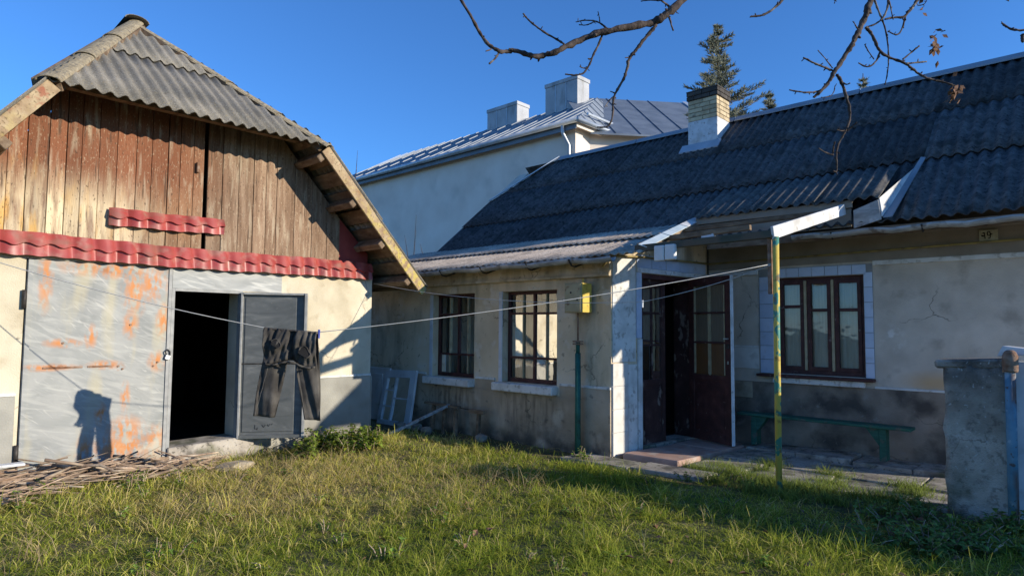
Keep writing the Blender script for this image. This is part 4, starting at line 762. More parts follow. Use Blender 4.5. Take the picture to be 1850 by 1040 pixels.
MB().bar(B0+Vector((0,0,.02)), B0+fwd*4.5+Vector((0,0,-2.88)), .18, .06).build('verge_flashing', 'zinc', r3)
wc = (A0+B0)/2
wv = MB(); ws = [A0+fwd*4.1, B0-dn*.3+fwd*4.1, B0-dn*.3-fwd*4.1, A0-fwd*4.1]
wv.hexa([Vector((p.x,p.y,0)) for p in ws]+[Vector((p.x,p.y,8.4)) for p in ws]); wv.build('wall', 'neighbour_plaster', wg)
wv = MB().prism([Vector((p.x,p.y,8.4)) for p in (B0-dn*.3+fwd*4.1, B0-dn*.3-fwd*4.1)]+[Vector((B0.x-dn.x*.3,B0.y-dn.y*.3,10.9))], dn*-.2); wv.build('gable', 'neighbour_plaster', wg)

# ================================================================== SMALL THINGS
# gas meter cabinet, pipes
gb = thing('gas_meter_box', (-4.83, 6.5, 1.73), 'beige and yellow metal gas meter box on the wing wall', 'meter box')
bb = MB().box(-4.97, -4.70, 6.29, 6.485, 1.74, 2.11).build('cabinet', 'box_beige', gb, bev=.006)
MB().box(-4.955, -4.715, 6.280, 6.290, 1.755, 2.095).build('door', 'box_beige', gb, bev=.003); MB().box(-4.699, -4.688, 6.295, 6.48, 1.745, 2.105).build('side_plate', 'yellow_paint', gb, bev=.003)
for (x, z) in ((-4.86, 1.99), (-4.76, 1.90)): MB().tube([(x,6.282,z),(x,6.272,z)], .012, 8).build('door_lock', 'iron', gb)
MB().tube([(-4.76,6.40,2.11),(-4.76,6.40,2.17)], .010, 8).build('pipe_stub', 'yellow_paint', gb)
gp = thing('gas_riser', (-4.855, 6.42, 0), 'dark green gas riser pipe under the meter box', 'pipe')
MB().tube([(-4.855,6.42,-.05),(-4.855,6.42,1.24)], .036, 14).build('casing', 'green_pipe', gp, smooth=True); MB().tube([(-4.855,6.42,1.24),(-4.855,6.42,1.38)], .026, 12).build('casing_top', 'green_pipe', gp, smooth=True)
for z in (1.345, 1.375): MB().tube([(-4.855,6.42,z),(-4.855,6.42,z+.018)], .068, 16).build('flange', 'rust', gp)
MB().tube([(-4.855,6.42,1.39),(-4.855,6.42,1.74)], .010, 8).build('thin_pipe', 'rust', gp, smooth=True)
tag(MB().tube([(-4.47,6.40,2.30),(-4.42,6.46,2.385),tuple(sp(.05,2.44,.05)),tuple(sp(.6,2.47,.05)),tuple(sp(SLn-.06,2.49,.05)),(XC1+.06,YB-.06,2.49),(-2.5,YB-.055,2.51),(XR,YB-.055,2.545)], .013, 8).build('gas_pipe', 'gas_paint', None, smooth=True), 'thin yellow gas pipe along the porch walls under the eaves', 'pipe')
tag(MB().tube([(XC1+.02,YB-.035,3.0),(XC1+.02,YB-.035,2.34)], .008, 6).build('wall_cable', 'black_paint', None), 'dark cable running down the inner porch corner', 'cable')
# bench
bn = thing('bench', (-2.6, 8.35, .08), 'long narrow dark green wooden bench under the tiled window', 'bench')
MB().box(-3.60, -1.62, 8.20, 8.42, .435, .470).build('seat', 'bench_green', bn, bev=.006)
for x in (-3.40, -1.92):
    MB().box(x-.025, x+.045, 8.23, 8.39, .07, .434).build('leg', 'bench_green', bn, bev=.005)
    s_ = 1 if x < -3 else -1; x0 = x+.046 if s_ > 0 else x-.026
    MB().prism([(x0,8.24,.434),(x0+s_*.14,8.24,.434),(x0,8.24,.24)], (0,.12,0)).build('bracket', 'bench_green', bn)
# number plate with its digits
pl = thing('house_number_plate', (-.915, 8.66, 2.53), 'small beige house number plate reading 19 under the eaves', 'number plate')
pp = MB().box(-1.0, -.83, 8.655, 8.668, 2.535, 2.665).build('plate', 'plate_beige', pl, bev=.003)
MB().box(-.99, -.84, 8.668, 8.682, 2.55, 2.65).build('backing', 'iron', pl)
dg = MB(); yy = 8.652
def stroke(pts, wd=.009):
    for a, b in zip(pts[:-1], pts[1:]): dg.bar((a[0], yy, a[1]), (b[0], yy, b[1]), .004, wd, (0,0,1) if abs(a[0]-b[0]) > abs(a[1]-b[1]) else (1,0,0))
stroke([(-.952,2.64),(-.948,2.60),(-.945,2.568)]); stroke([(-.966,2.628),(-.954,2.638)]); dg.build('digit', 'black_paint', pl); dg = MB()
stroke([(-.922,2.602),(-.924,2.638),(-.912,2.646),(-.900,2.638),(-.898,2.602),(-.920,2.602)]); stroke([(-.898,2.605),(-.900,2.575),(-.910,2.568),(-.920,2.575)])
dg.build('digit', 'black_paint', pl)
dp = MB().prism([(-.982,yy-.002,2.612),(-.952,yy-.002,2.606),(-.956,yy-.002,2.590),(-.976,yy-.002,2.594)], (0,.004,0)); dp.build('paint_drip', 'black_paint', pl); dp = MB().prism([(-.896,yy-.002,2.625),(-.876,yy-.002,2.616),(-.896,yy-.002,2.604)], (0,.004,0)); dp.build('paint_drip', 'black_paint', pl)
# clotheslines
poleT = Vector((-2.385, 6.27, 2.19))
def sagline(a, b, sag, n=24): return [a.lerp(b, i/n) - Vector((0,0,sag*4*(i/n)*(1-i/n))) for i in range(n+1)]
JC = CAM + ray(527, 600)*5.8
lineL = Vector((-7.66, .42, 2.34)); J1 = CAM + ray(479, 593)*6.0; J2 = CAM + ray(574, 601)*5.62
ldir = Vector((J2.x-J1.x, J2.y-J1.y, 0)).normalized()
# keep the line straight in plan through its two ends
def onplan(px, py):
    r = ray(px, py); a = Vector((lineL.x, lineL.y)); d = Vector((poleT.x-lineL.x, poleT.y-lineL.y)); n = Vector((-d.y, d.x))
    t = (a.x*n.x + a.y*n.y)/(r.x*n.x + r.y*n.y); return CAM + r*t
J1 = onplan(479, 592); J2 = onplan(574, 600)
ln = sagline(lineL, J1, .06, 14) + sagline(J1, J2, .005, 4)[1:] + sagline(J2, poleT, .05, 20)[1:]
tag(MB().tube(ln, .0042, 6).build('clothesline', 'cord', None, smooth=True), 'pale clothesline carrying the jeans, tied to the porch pole', 'clothesline')
bc = on('x', XB+.05, 676, 512); md_ = Vector((-4.05, 6.06, 0)); md_ = on('y', 6.0, 1160, 545)
ln2 = sagline(bc, md_, .10, 18) + sagline(md_, poleT+Vector((0,0,-.01)), .03, 12)[1:]
tag(MB().tube(ln2, .0036, 6).build('clothesline', 'cord', None, smooth=True), 'second thinner clothesline slung from barn corner to porch pole', 'clothesline')
def peg(p, mat, label):
    m = MB(); m.bar(p+Vector((0,0,.03)), p+Vector((.004,.0,-.05)), .009, .012, (1,0,0)); m.bar(p+Vector((.008,.006,.03)), p+Vector((.004,.006,-.05)), .009, .012, (1,0,0))
    tag(m.build('clothes_peg', mat, None, bev=.002), label, 'clothes peg')
peg(J2+ldir*.01+Vector((0,0,-.005)), 'blue_plastic', 'blue clothes peg at the right end of the jeans'); peg(md_+Vector((0,0,-.012)), 'white_plastic', 'white clothes peg on the thinner line before the door')
# jeans ----------------------------------------------------
jt = thing('jeans', tuple((J1+J2)/2), 'pair of black jeans hung upside down over the clothesline', 'jeans')
jd = Vector((J2.x-J1.x, J2.y-J1.y, J2.z-J1.z)); JW = jd.length; jd.normalize(); jn = jd.cross(Vector((0,0,1))).normalized()
if jn.dot(CAM-J1) < 0: jn = -jn
def jp(s, dz, d): return J1 + jd*s + Vector((0,0,-dz)) + jn*d
def cloth(fn, nu, nv, name, mat, th=.003):
    vs = [fn(i/nu, j/nv) for j in range(nv+1) for i in range(nu+1)]; fs = [(j*(nu+1)+i, j*(nu+1)+i+1, (j+1)*(nu+1)+i+1, (j+1)*(nu+1)+i) for j in range(nv) for i in range(nu)]
    o = MB().add(vs, fs).build(name, mat, jt, smooth=True); m = o.modifiers.new('Solidify', 'SOLIDIFY'); m.thickness = th; m.offset = 0; return o
kz = JW/.47
def tubeleg(c0, c1, w0, w1, z0, z1, seed, name):
    def fn(u, v):
        a = 2*math.pi*u; s = c0+(c1-c0)*v; wd = w0+(w1-w0)*v; z = z0+(z1-z0)*v
        fold = .014*math.sin(v*8+seed+4*u) + .016*math.sin(3*a+seed+v*5) + .008*math.sin(7*a+v*9)
        return jp((s + wd*math.cos(a))*kz, z*kz, (-.030 + (.030-.012*v)*math.sin(a) + fold*.8))
    return cloth(fn, 30, 26, name, 'denim')
tubeleg(.135, .005, .122, .095, .012, .80, .3, 'trouser_leg'); tubeleg(.352, .435, .118, .075, .012, .80, 2.1, 'trouser_leg')
def seat_fn(u, v):     # turned-over seat and waist hanging in front
    z = -.004 + .30*v; s = .0 + .47*u; bul = .030*math.sin(math.pi*min(1., v*1.2)) + .030
    cr = .010*math.sin(u*44+1.5*math.sin(v*3)+2*math.sin(u*7)) * (1-.6*v) + .010*math.sin(u*19+v*6) + .014*math.sin(v*14+u*5)*v + .005*math.sin(u*71+v*17)
    dip = -.05*math.exp(-((u-.52)/.045)**2)
    edge = .022*math.sin(u*8.5+.6)*v
    return jp(s*kz, (z+edge)*kz, bul + cr + dip)
cloth(seat_fn, 54, 26, 'seat', 'denim')
def over_fn(u, v):
    a = math.pi*(v-.5); return jp((.47*u)*kz, (-.012*math.cos(a)+.012+.010*math.sin(u*40)*0)*kz-.004, .035*math.sin(a)+.005*math.sin(u*44))
cloth(over_fn, 54, 8, 'fold', 'denim')
for (cu, cz, ru, rz_, hem) in ((.120, .130, .040, .030, .004), (.372, .185, .048, .040, .006)):
    m = MB(); K = 16; rim = [jp((cu+ru*(1+.18*math.sin(2.1*k+cu*20))*math.cos(6.283*k/K+.4))*kz, (cz+rz_*(1+.25*math.sin(1.3*k))*math.sin(6.283*k/K+.4)+.012*math.cos(6.283*k/K))*kz, .082+.012*math.sin(6.283*k/K)) for k in range(K)]
    m.add(rim, [tuple(range(K))]); m.build('pocket_opening', 'denim_dark', jt)
    MB().tube([q_ + jn*.002 for q_ in rim[K//2-1:]+rim[:3]], hem, 6, True).build('pocket_hem', 'denim', jt, smooth=True)
for (c0, c1) in ((.045, -.062), (.30, .385)):      # pale outer seams
    MB().tube([jp((c0+(c1-c0)*k/14)*kz, (.33+.46*k/14)*kz, .012+.006*math.sin(k*1.7)) for k in range(15)], .0016, 5).build('seam', 'denim_pale', jt)
MB().tube([jp((.02+.44*k/20)*kz, (.305+.020*math.sin(k*.42+.6))*kz, .058+.014*math.sin(k*1.9)) for k in range(21)], .010, 8).build('waistband', 'denim', jt, smooth=True)
# leaning old window sashes and rubbish in the corner
fr = thing('old_window_frame', (-8.5, 6.2, 0), 'discarded white multi-pane window frame leaning in the barn corner', 'window frame')
p0 = on('y', 6.30, 684, 764); p1 = on('y', 6.30, 742, 773); q0 = on('y', 6.46, 702, 668); q1 = on('y', 6.46, 756, 669)
def fp(u, v, d=0.): 
    a = p0.lerp(p1, u); b = q0.lerp(q1, u); return a.lerp(b, v) + Vector((0,-d,0))
def fbox(u0, u1, v0, v1, mat='white_wall', name='rail', par=fr):
    return MB().hexa([fp(u0,v0,.0),fp(u1,v0,.0),fp(u1,v0,.045),fp(u0,v0,.045),fp(u0,v1,.0),fp(u1,v1,.0),fp(u1,v1,.045),fp(u0,v1,.045)]).build(name, mat, par)
for a in ((0,.10,0,1),(.84,1,0,1),(.10,.84,0,.09),(.10,.84,.87,1.)): fbox(*a, name='rail')
fbox(.36,.40,.09,.87, name='glazing_bar')
for v in (.33, .62): fbox(.10,.36,v,v+.02, name='glazing_bar')
fbox(.40,.84,.48,.50, name='glazing_bar')
for (u0,u1,v0,v1) in ((.10,.36,.09,.33),(.10,.36,.35,.62),(.10,.36,.64,.87),(.40,.84,.09,.48),(.40,.84,.50,.87)): MB().add([fp(u0,v0,.02),fp(u1,v0,.02),fp(u1,v1,.02),fp(u0,v1,.02)],[(0,1,2,3)]).build('pane', 'glass', fr)
dl = thing('old_door_leaf', (-9.2, 6.35, 0), 'old white panelled door standing behind the leaning window frame', 'door')
MB().box(-9.75, -8.75, 6.41, 6.45, -.02, .86).build('leaf', 'white_wall', dl, bev=.004)
for x in (-9.5, -9.15): MB().box(x, x+.22, 6.395, 6.408, .25, .76).build('panel', 'white_wall', dl, bev=.006)
a = on('z', .03, 695, 788); b = on('y', 6.35, 812, 731)
tag(MB().bar(a, b, .05, .035).build('grey_plank', 'old_gutter', None, bev=.004), 'grey board propped slantwise before the leaning window frame', 'plank')
sh = thing('trestle', (-7.0, 6.33, 0), 'rickety low wooden trestle of short posts against the wing wall', 'trestle')
for x, h_ in ((-7.55,.37),(-7.28,.36),(-7.02,.35),(-6.55,.34)): MB().bar((x,6.33,-.03),(x+random.uniform(-.02,.02),6.35,h_), .05, .055, (0,1,0)).build('leg', 'timber', sh, bev=.005)
MB().bar((-7.7,6.33,.395),(-6.95,6.34,.385), .07, .03).build('top_board', 'timber', sh); MB().bar((-6.72,6.34,.355),(-6.42,6.34,.36), .07, .05).build('top_board', 'timber', sh)
MB().bar((-6.95,6.36,.375),(-6.66,6.36,.365), .012, .012).build('tie_rod', 'iron', sh)
rm = None
def rock(name, loc, size, seed, mat, label, cat, group=None, par=None, rz=0.):
    bm = bmesh.new(); bmesh.ops.create_icosphere(bm, subdivisions=2, radius=1.); r_ = random.Random(seed)
    for v in bm.verts:
        c = v.co; k = 1 + r_.uniform(-.16,.16); m_ = max(abs(c.x),abs(c.y),abs(c.z)); v.co = c*(.55+.45/m_)*k
        v.co = Vector((v.co.x*size[0], v.co.y*size[1], v.co.z*size[2]))
    me = bpy.data.meshes.new(name); bm.to_mesh(me); bm.free(); me.materials.append(MAT[mat])
    o = bpy.data.objects.new(name, me); COL.objects.link(o); o.location = loc; o.rotation_euler = (0,0,rz)
    return tag(o, label, cat, group)
for k, (px, py, s, lb) in enumerate(((365,826,(.16,.20,.085),'squarish broken stone before the barn threshold'),(425,842,(.12,.22,.05),'flat yellowish stone slab in the grass by the barn'),(352,842,(.14,.20,.05),'low flat rubble stone below the barn threshold'),(330,826,(.06,.07,.07),'small dark stone beside the barn threshold'))):
    c = on('z', .03, px, py); rock('stone', (min(c.x, XB+.4) if k in (0,3) else c.x, c.y, float(gz(c.x, c.y))+s[2]*.6), s, k+3, 'stone', lb, 'stone', rz=.3*k)
for k, x in enumerate((-8.05, -7.75, -7.4, -6.35)):
    rock('rubble', (x, 6.1+.1*(k%2), .03), (.09,.08,.06), k+20, 'mortar', 'lump of grey rubble at the foot of the wing wall', 'rubble', 'rubble by the wing wall')
# brushwood pile before the gate
bp_ = thing('brushwood_pile', (-7.0, 1.3, 0), 'pile of cut dry sticks and branches before the barn gate', 'brushwood')
stm = []
for k in range(6):
    r_ = random.Random(k); n = 6; pts = []; y = z = 0.
    for i in range(n): pts.append((i/(n-1)-.5, y, z)); y += r_.uniform(-.035,.035); z += r_.uniform(-.02,.02)
    stm.append(MB().tube(pts, [.016*(1-.6*i/(n-1))+.002 for i in range(n)], 6).mesh('stick', 0, True))
for i in range(295):
    t = random.random(); y = random.uniform(.2, 2.35) if i % 4 else random.uniform(2.0, 2.9)
    x = random.uniform(-7.52, -6.75) - .10*(y-1.2); pile = max(.03, .17*math.exp(-((x+7.25)/.45)**2) * (1-.3*max(0, y-1.6)))
    z = .02 + random.random()*pile; L = random.uniform(.35, 1.2) * (.6 if y > 2 else 1)
    place('stick', stm[i % 6], 'stick', bp_, (x, y, z + float(gz(x, y)) + .02), rot=(random.uniform(0,6), random.gauss(0,.14), math.pi/2 + random.gauss(0,.45)), sc=(L, *[random.choice((.2,.3,.4,.55,.8,1.1))]*2))
a = on('x', -7.25, -30, 845); tag(MB().hexa([Vector(p)+a for p in ((0,0,0),(.10,0,0),(.10,.28,-.005),(0,.28,-.005),(0,0,.022),(.10,0,.022),(.10,.28,.017),(0,.28,.017))]).build('painted_board', 'white_paint', None, bev=.003), 'short white painted board lying on the brushwood', 'board')
# concrete post, blue pipe, low wall to the right
cp = thing('concrete_wall', (-.5, 6.8, 0), 'rough grey concrete gate post and low wall by the blue pipe', 'wall')
bm = bmesh.new(); bmesh.ops.create_cube(bm, size=1.); bmesh.ops.subdivide_edges(bm, edges=bm.edges[:], cuts=9, use_grid_fill=True); r_ = random.Random(5)
for v in bm.verts:
    ed = sum(abs(abs(c) - .5) < 1e-4 for c in v.co); k = .006 if ed < 2 else .016
    v.co = Vector((-.835+v.co.x*.44, 6.80+v.co.y*.36, .58+v.co.z*1.36)) + Vector((r_.uniform(-k,k), r_.uniform(-k*.7,k*.7), 0)); 
    if ed >= 2: v.co += (Vector((-.835, 6.8, v.co.z))-v.co)*r_.uniform(0,.05)
me = bpy.data.meshes.new('post'); bm.to_mesh(me); bm.free(); me.polygons.foreach_set('use_smooth', [True]*len(me.polygons)); o = link('post', me, 'pillar_concrete', cp)
MB().hexa([(-1.115,6.617,1.225),(-.60,6.617,1.235),(-.60,7.0,1.235),(-1.115,7.0,1.225),(-1.12,6.617,1.30),(-.60,6.615,1.325),(-.60,7.01,1.325),(-1.12,7.01,1.30)]).build('cap', 'pillar_concrete', cp, bev=.02)
MB().box(-.612, 3.6, 6.70, 6.90, -.1, 1.30).build('wall_panel', 'white_wall', cp, bev=.01)
bpz = thing('blue_standpipe', (-.57, 6.55, 0), 'chipped blue metal standpipe with a rusty cap beside the post', 'pipe')
MB().tube([(-.60,6.545,-.03),(-.585,6.545,1.26)], .037, 16).build('pipe', 'blue_pipe', bpz, smooth=True)
MB().tube([(-.585,6.545,1.225),(-.584,6.545,1.24),(-.582,6.545,1.35),(-.580,6.545,1.385),(-.58,6.545,1.40)], [.050,.054,.054,.040,.022], 16).build('cap', 'rust', bpz, smooth=True)
tag(MB().hexa([(-.68,6.66,1.345),(-.25,6.60,1.37),(-.22,6.85,1.37),(-.66,6.88,1.345),(-.64,6.66,1.43),(-.27,6.60,1.385),(-.24,6.85,1.385),(-.62,6.88,1.43)]).build('folded_slate', 'white_metal', None, bev=.004), 'bent pale sheet lying on top of the low wall', 'sheet')

# ================================================================== VEGETATION
def mesh_np(name, v, quads, tint, mat):
    me = bpy.data.meshes.new(name); n = len(v); k = len(quads)
    me.vertices.add(n); me.vertices.foreach_set('co', np.ascontiguousarray(v, np.float32).ravel())
    me.loops.add(k*4); me.loops.foreach_set('vertex_index', np.ascontiguousarray(quads, np.int32).ravel())
    me.polygons.add(k); me.polygons.foreach_set('loop_start', np.arange(0, k*4, 4, dtype=np.int32)); me.polygons.foreach_set('loop_total', np.full(k, 4, np.int32))
    at = me.attributes.new('tint', 'FLOAT_COLOR', 'POINT'); c = np.ones((n, 4), np.float32); c[:, :3] = tint; at.data.foreach_set('color', c.ravel())
    me.update(calc_edges=True); me.validate(); me.materials.append(MAT[mat]); return me
def blades(x, y, z, hgt, wid, lean, col, levels=4, curl=1.):
    n = len(x); az = rng.uniform(0, 2*np.pi, n); fa = rng.uniform(0, 2*np.pi, n)
    dx, dy = np.cos(az)*lean, np.sin(az)*lean; sx, sy = np.cos(fa), np.sin(fa)
    V_ = np.zeros((n, levels, 2, 3)); T_ = np.zeros((n, levels, 2, 3))
    for j in range(levels):
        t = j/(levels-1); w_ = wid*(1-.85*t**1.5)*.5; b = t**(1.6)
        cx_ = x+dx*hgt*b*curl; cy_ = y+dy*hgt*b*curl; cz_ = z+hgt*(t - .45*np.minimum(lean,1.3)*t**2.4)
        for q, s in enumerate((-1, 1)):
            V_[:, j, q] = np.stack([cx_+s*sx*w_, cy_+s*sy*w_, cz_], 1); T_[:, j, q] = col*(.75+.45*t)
    base = (np.arange(n)*levels*2)[:, None]; qs = []
    for j in range(levels-1): qs.append(base + np.array([[2*j, 2*j+1, 2*j+3, 2*j+2]]))
    return V_.reshape(-1, 3), np.concatenate(qs, 0), T_.reshape(-1, 3)
def yard_ok(x, y):
    ok = (x > XB+.05) & (y < 6.45) & ~((x > -4.95) & (y > 6.05) & (x < -3.1)) & ~((x > -3.0) & (y > 6.1) & (x < -1.05)) & ~((x > -1.1) & (y > 6.55))
    ok &= ~((x < -6.9) & (y < 2.6) & (rng.random(len(x)) < .8)); ok &= ~((y > 5.95 - .08*vnoise(x*3, y)) & (x < -4.5) & (rng.random(len(x)) < .93))
    return ok
def scatter(n, near=2.0):
    xs, ys = [], []
    tot = 0
    while tot < n:
        x = rng.uniform(-7.7, 1.2, n); y = rng.uniform(-.6, 6.6, n)
        d = np.hypot(x, y); fx = -.681*x + .73*y; rx = .731*x + .682*y
        ok = (fx > 1.6) & (np.abs(rx) < fx*.92 + .8) & yard_ok(x, y) & (rng.random(n) < np.clip(3.2/d, .25, 1.))
        xs.append(x[ok]); ys.append(y[ok]); tot += ok.sum()
    return np.concatenate(xs)[:n], np.concatenate(ys)[:n]
def grass(name, n, label, hmul=1., dry_bias=0.):
    x, y = scatter(n)
    # clump: pull blades to tuft centres
    tx, ty = np.round(x/.11), np.round(y/.11); hsh = np.sin(tx*12.9898+ty*78.233)*43758.5453; hsh -= np.floor(hsh); h2 = np.sin(tx*39.3+ty*11.1)*24634.6; h2 -= np.floor(h2)
    hole = (vnoise(x*3.1+1, y*3.1+7) > .62) & (rng.random(len(x)) < .75); keep = ~hole; x, y, tx, ty, hsh, h2 = x[keep], y[keep], tx[keep], ty[keep], hsh[keep], h2[keep]
    pull = .45*rng.random(len(x)); x += ((tx+h2-.5)*.11-x)*pull; y += ((ty+hsh-.5)*.11-y)*pull
    big = vnoise(x*.9+3, y*.9); mid = vnoise(x*2.6, y*2.6+5)
    hgt = (.030+.115*rng.random(len(x))**2.2)*(1+.6*mid)*(.5+1.1*hsh**2)*hmul
    hgt *= np.where((x > -3.2) & (y > 5.4), .8, 1.)
    d = np.hypot(x, y); wid = (.0030+.00055*d)*rng.uniform(.7, 1.4, len(x))
    lean = rng.uniform(.2, 1.9, len(x))
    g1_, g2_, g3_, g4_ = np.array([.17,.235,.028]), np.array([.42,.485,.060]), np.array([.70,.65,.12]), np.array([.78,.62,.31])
    left = np.clip((-x-3.6+.9*(3-y)*.35)/2.5, 0, 1)  # more dry blades over the sunlit left lawn; pale colour adds to the sun
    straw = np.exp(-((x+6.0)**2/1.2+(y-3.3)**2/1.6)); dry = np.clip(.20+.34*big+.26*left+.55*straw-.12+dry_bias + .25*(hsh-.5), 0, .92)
    r = rng.random(len(x)); r2 = rng.random(len(x))[:, None]
    green = g1_ + (g2_-g1_)*r2 + (g3_-g2_)*np.clip(h2*1.2-.45, 0, 1)[:, None]*r2
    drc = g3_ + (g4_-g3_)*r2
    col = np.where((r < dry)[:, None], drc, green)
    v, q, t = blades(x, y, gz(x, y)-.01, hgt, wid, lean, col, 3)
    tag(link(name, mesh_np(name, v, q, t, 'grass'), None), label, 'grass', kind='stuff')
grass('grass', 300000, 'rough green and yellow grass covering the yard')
# long dry stalks near the barn
x, y = scatter(9000); k = (x < -3.6) & (y < 5) & ((vnoise(x*1.4, y*1.4+2) > .15) | (np.hypot(x+6, y-3.3) < 1.1)); x, y = x[k], y[k]
col = np.array([.58,.44,.24])*rng.uniform(.7, 1.25, (len(x), 1))
v, q, t = blades(x, y, gz(x, y), rng.uniform(.18, .42, len(x)), np.full(len(x), .0045), rng.uniform(.6, 1.6, len(x)), col)
tag(link('dry_grass', mesh_np('dry_grass', v, q, t, 'grass'), None), 'long dry straw stalks lying over the grass near the barn', 'dry grass', kind='stuff')
# tufts growing in the paving joints
cen = [(-3.35,6.65),(-3.2,6.9),(-2.9,6.66),(-2.35,6.42),(-2.2,6.6),(-2.1,6.75),(-1.75,6.68),(-1.55,6.72),(-2.75,6.55),(-3.0,6.72),(-1.35,6.7),(-2.55,6.68),(-2.2,7.41),(-1.5,7.4),(-2.1,7.0),(-1.4,7.1),(-2.85,7.1),(-2.9,7.45),(-3.0,6.3),(-2.6,6.2),(-1.9,6.3),(-1.5,6.3),(-2.2,6.15)]
xs, ys = [], []
for (cx_, cy_) in cen: xs.append(rng.normal(cx_, .11, 260)); ys.append(rng.normal(cy_, .045, 260))
x, y = np.concatenate(xs), np.concatenate(ys); col = np.array([.22,.27,.06])*rng.uniform(.7, 1.6, (len(x), 1))
v, q, t = blades(x, y, np.full(len(x), -.02), rng.uniform(.06, .17, len(x)), np.full(len(x), .006), rng.uniform(.2, 1.1, len(x)), col)
tag(link('joint_grass', mesh_np('joint_grass', v, q, t, 'grass'), None), 'grass tufts sprouting from the paving joints', 'grass', kind='stuff')
# leafy weeds: each plant has a stem and leaves
def weed(name, loc, n, h_, rad, leafL, hue, label, group, stems=5, par=None):
    r_ = np.random.default_rng(abs(hash((round(loc[0], 3), round(loc[1], 3)))) % 99999)
    W_ = thing(name, loc, label, 'weed', group); vs, qs, ts = [], [], []; st = MB()
    for s in range(stems):
        a = r_.uniform(0, 6.28); rr = rad*r_.uniform(.2, 1); hh = h_*r_.uniform(.6, 1.1)
        b0 = np.array([loc[0]+.3*rr*math.cos(a), loc[1]+.3*rr*math.sin(a), loc[2]]); b1 = np.array([loc[0]+rr*math.cos(a), loc[1]+rr*math.sin(a), loc[2]+hh])
        st.tube([tuple(b0), tuple((b0+b1)/2+np.array([0,0,.02])), tuple(b1)], [.005,.004,.002], 5)
        for k in range(n//stems):
            t = r_.uniform(.15, 1.05); p = b0+(b1-b0)*t; az = r_.uniform(0, 6.28); L = leafL*r_.uniform(.55, 1.15)*(1.1-.35*t)
            d = np.array([math.cos(az), math.sin(az), r_.uniform(-.35, .55)]); d /= np.linalg.norm(d); sdv = np.cross(d, [0,0,1]); sdv /= np.linalg.norm(sdv)+1e-6; up = np.cross(sdv, d)
            o_ = len(vs); w_ = L*.36
            vs += [p, p+d*L*.45-sdv*w_+up*.12*L, p+d*L*.55, p+d*L*.45+sdv*w_+up*.12*L, p+d*L-up*.18*L]
            c = np.array(hue)*r_.uniform(.6, 1.45)*(np.array([1.5,1.2,.8]) if r_.random() < .12 else 1)
            ts += [c]*5; qs += [(o_,o_+1,o_+2,o_+2), (o_,o_+2,o_+3,o_+3), (o_+1,o_+4,o_+2,o_+2), (o_+2,o_+4,o_+3,o_+3)]
    tri = [(a, b, c) for (a, b, c, d) in qs]
    me = bpy.data.meshes.new('leaves'); me.from_pydata([tuple(v) for v in vs], [], tri); at = me.attributes.new('tint', 'FLOAT_COLOR', 'POINT'); c = np.ones((len(vs), 4), np.float32); c[:, :3] = np.array(ts); at.data.foreach_set('color', c.ravel()); me.materials.append(MAT['weed'])
    link('leaves', me, None, W_)['kind'] = 'stuff'; st.build('stems', 'stick', W_)['kind'] = 'stuff'
for i in range(15):
    px = 545 + i*9.5 + random.uniform(-6, 6); c = on('z', .06, px, 806 + random.uniform(-10, 10) + (8 if i < 4 else 0))
    if c.x < XB+.12: c.x = XB+.15
    weed('nettle', (c.x, c.y, float(gz(c.x, c.y))), 105, .25*random.uniform(.6,1.15), .17, .10, (.20,.27,.045), 'bushy light green nettle growing at the barn corner', 'nettles at the barn corner', 6)
for i in range(26):
    px = 1560 + random.uniform(0, 300); py = 935 + random.uniform(-8, 70); c = on('z', .0, px, py)
    if c.y > 6.5 and c.x > -1.1: c.y = 6.45
    weed('ground_ivy', (c.x, c.y, float(gz(c.x, c.y))), 75, .16*random.uniform(.6,1.2), .22, .075, (.15,.23,.06), 'dark green leafy weed at the foot of the concrete post', 'weeds round the concrete post', 7)
for i, (px, py) in enumerate(((235,890),(255,880),(70,900),(330,880),(1045,822),(1060,826),(30,925))):
    c = on('z', .03, px, py); weed('small_weed', (c.x, min(c.y, 6.38), float(gz(c.x, c.y))), 40, .17, .10, .06, (.20,.28,.05), 'small bright green weed in the grass or at the wall foot', 'small weeds in the yard', 4)
for i, (px, py) in enumerate(((1290,862),(1180,872),(1320,868),(1240,866),(1350,872))):
    c = on('z', .03, px, py); weed('path_weed', (c.x, c.y, .0), 45, .12, .13, .05, (.12,.18,.04), 'low broad-leaved weed along the edge of the path', 'weeds along the path edge', 4)
for i in range(34):
    px, py = random.uniform(120, 1500), random.uniform(850, 1035); c = on('z', .03, px, py)
    if c.x < XB+.5 or c.y > 5.7: continue
    weed('lawn_weed', (c.x, c.y, float(gz(c.x, c.y))), random.randint(24, 50), random.uniform(.06,.13), random.uniform(.08,.16), random.uniform(.04,.065), random.choice(((.20,.30,.05),(.12,.20,.04),(.28,.34,.08))), 'broad-leaved weed growing among the lawn grass', 'broad-leaved weeds in the lawn', 4)
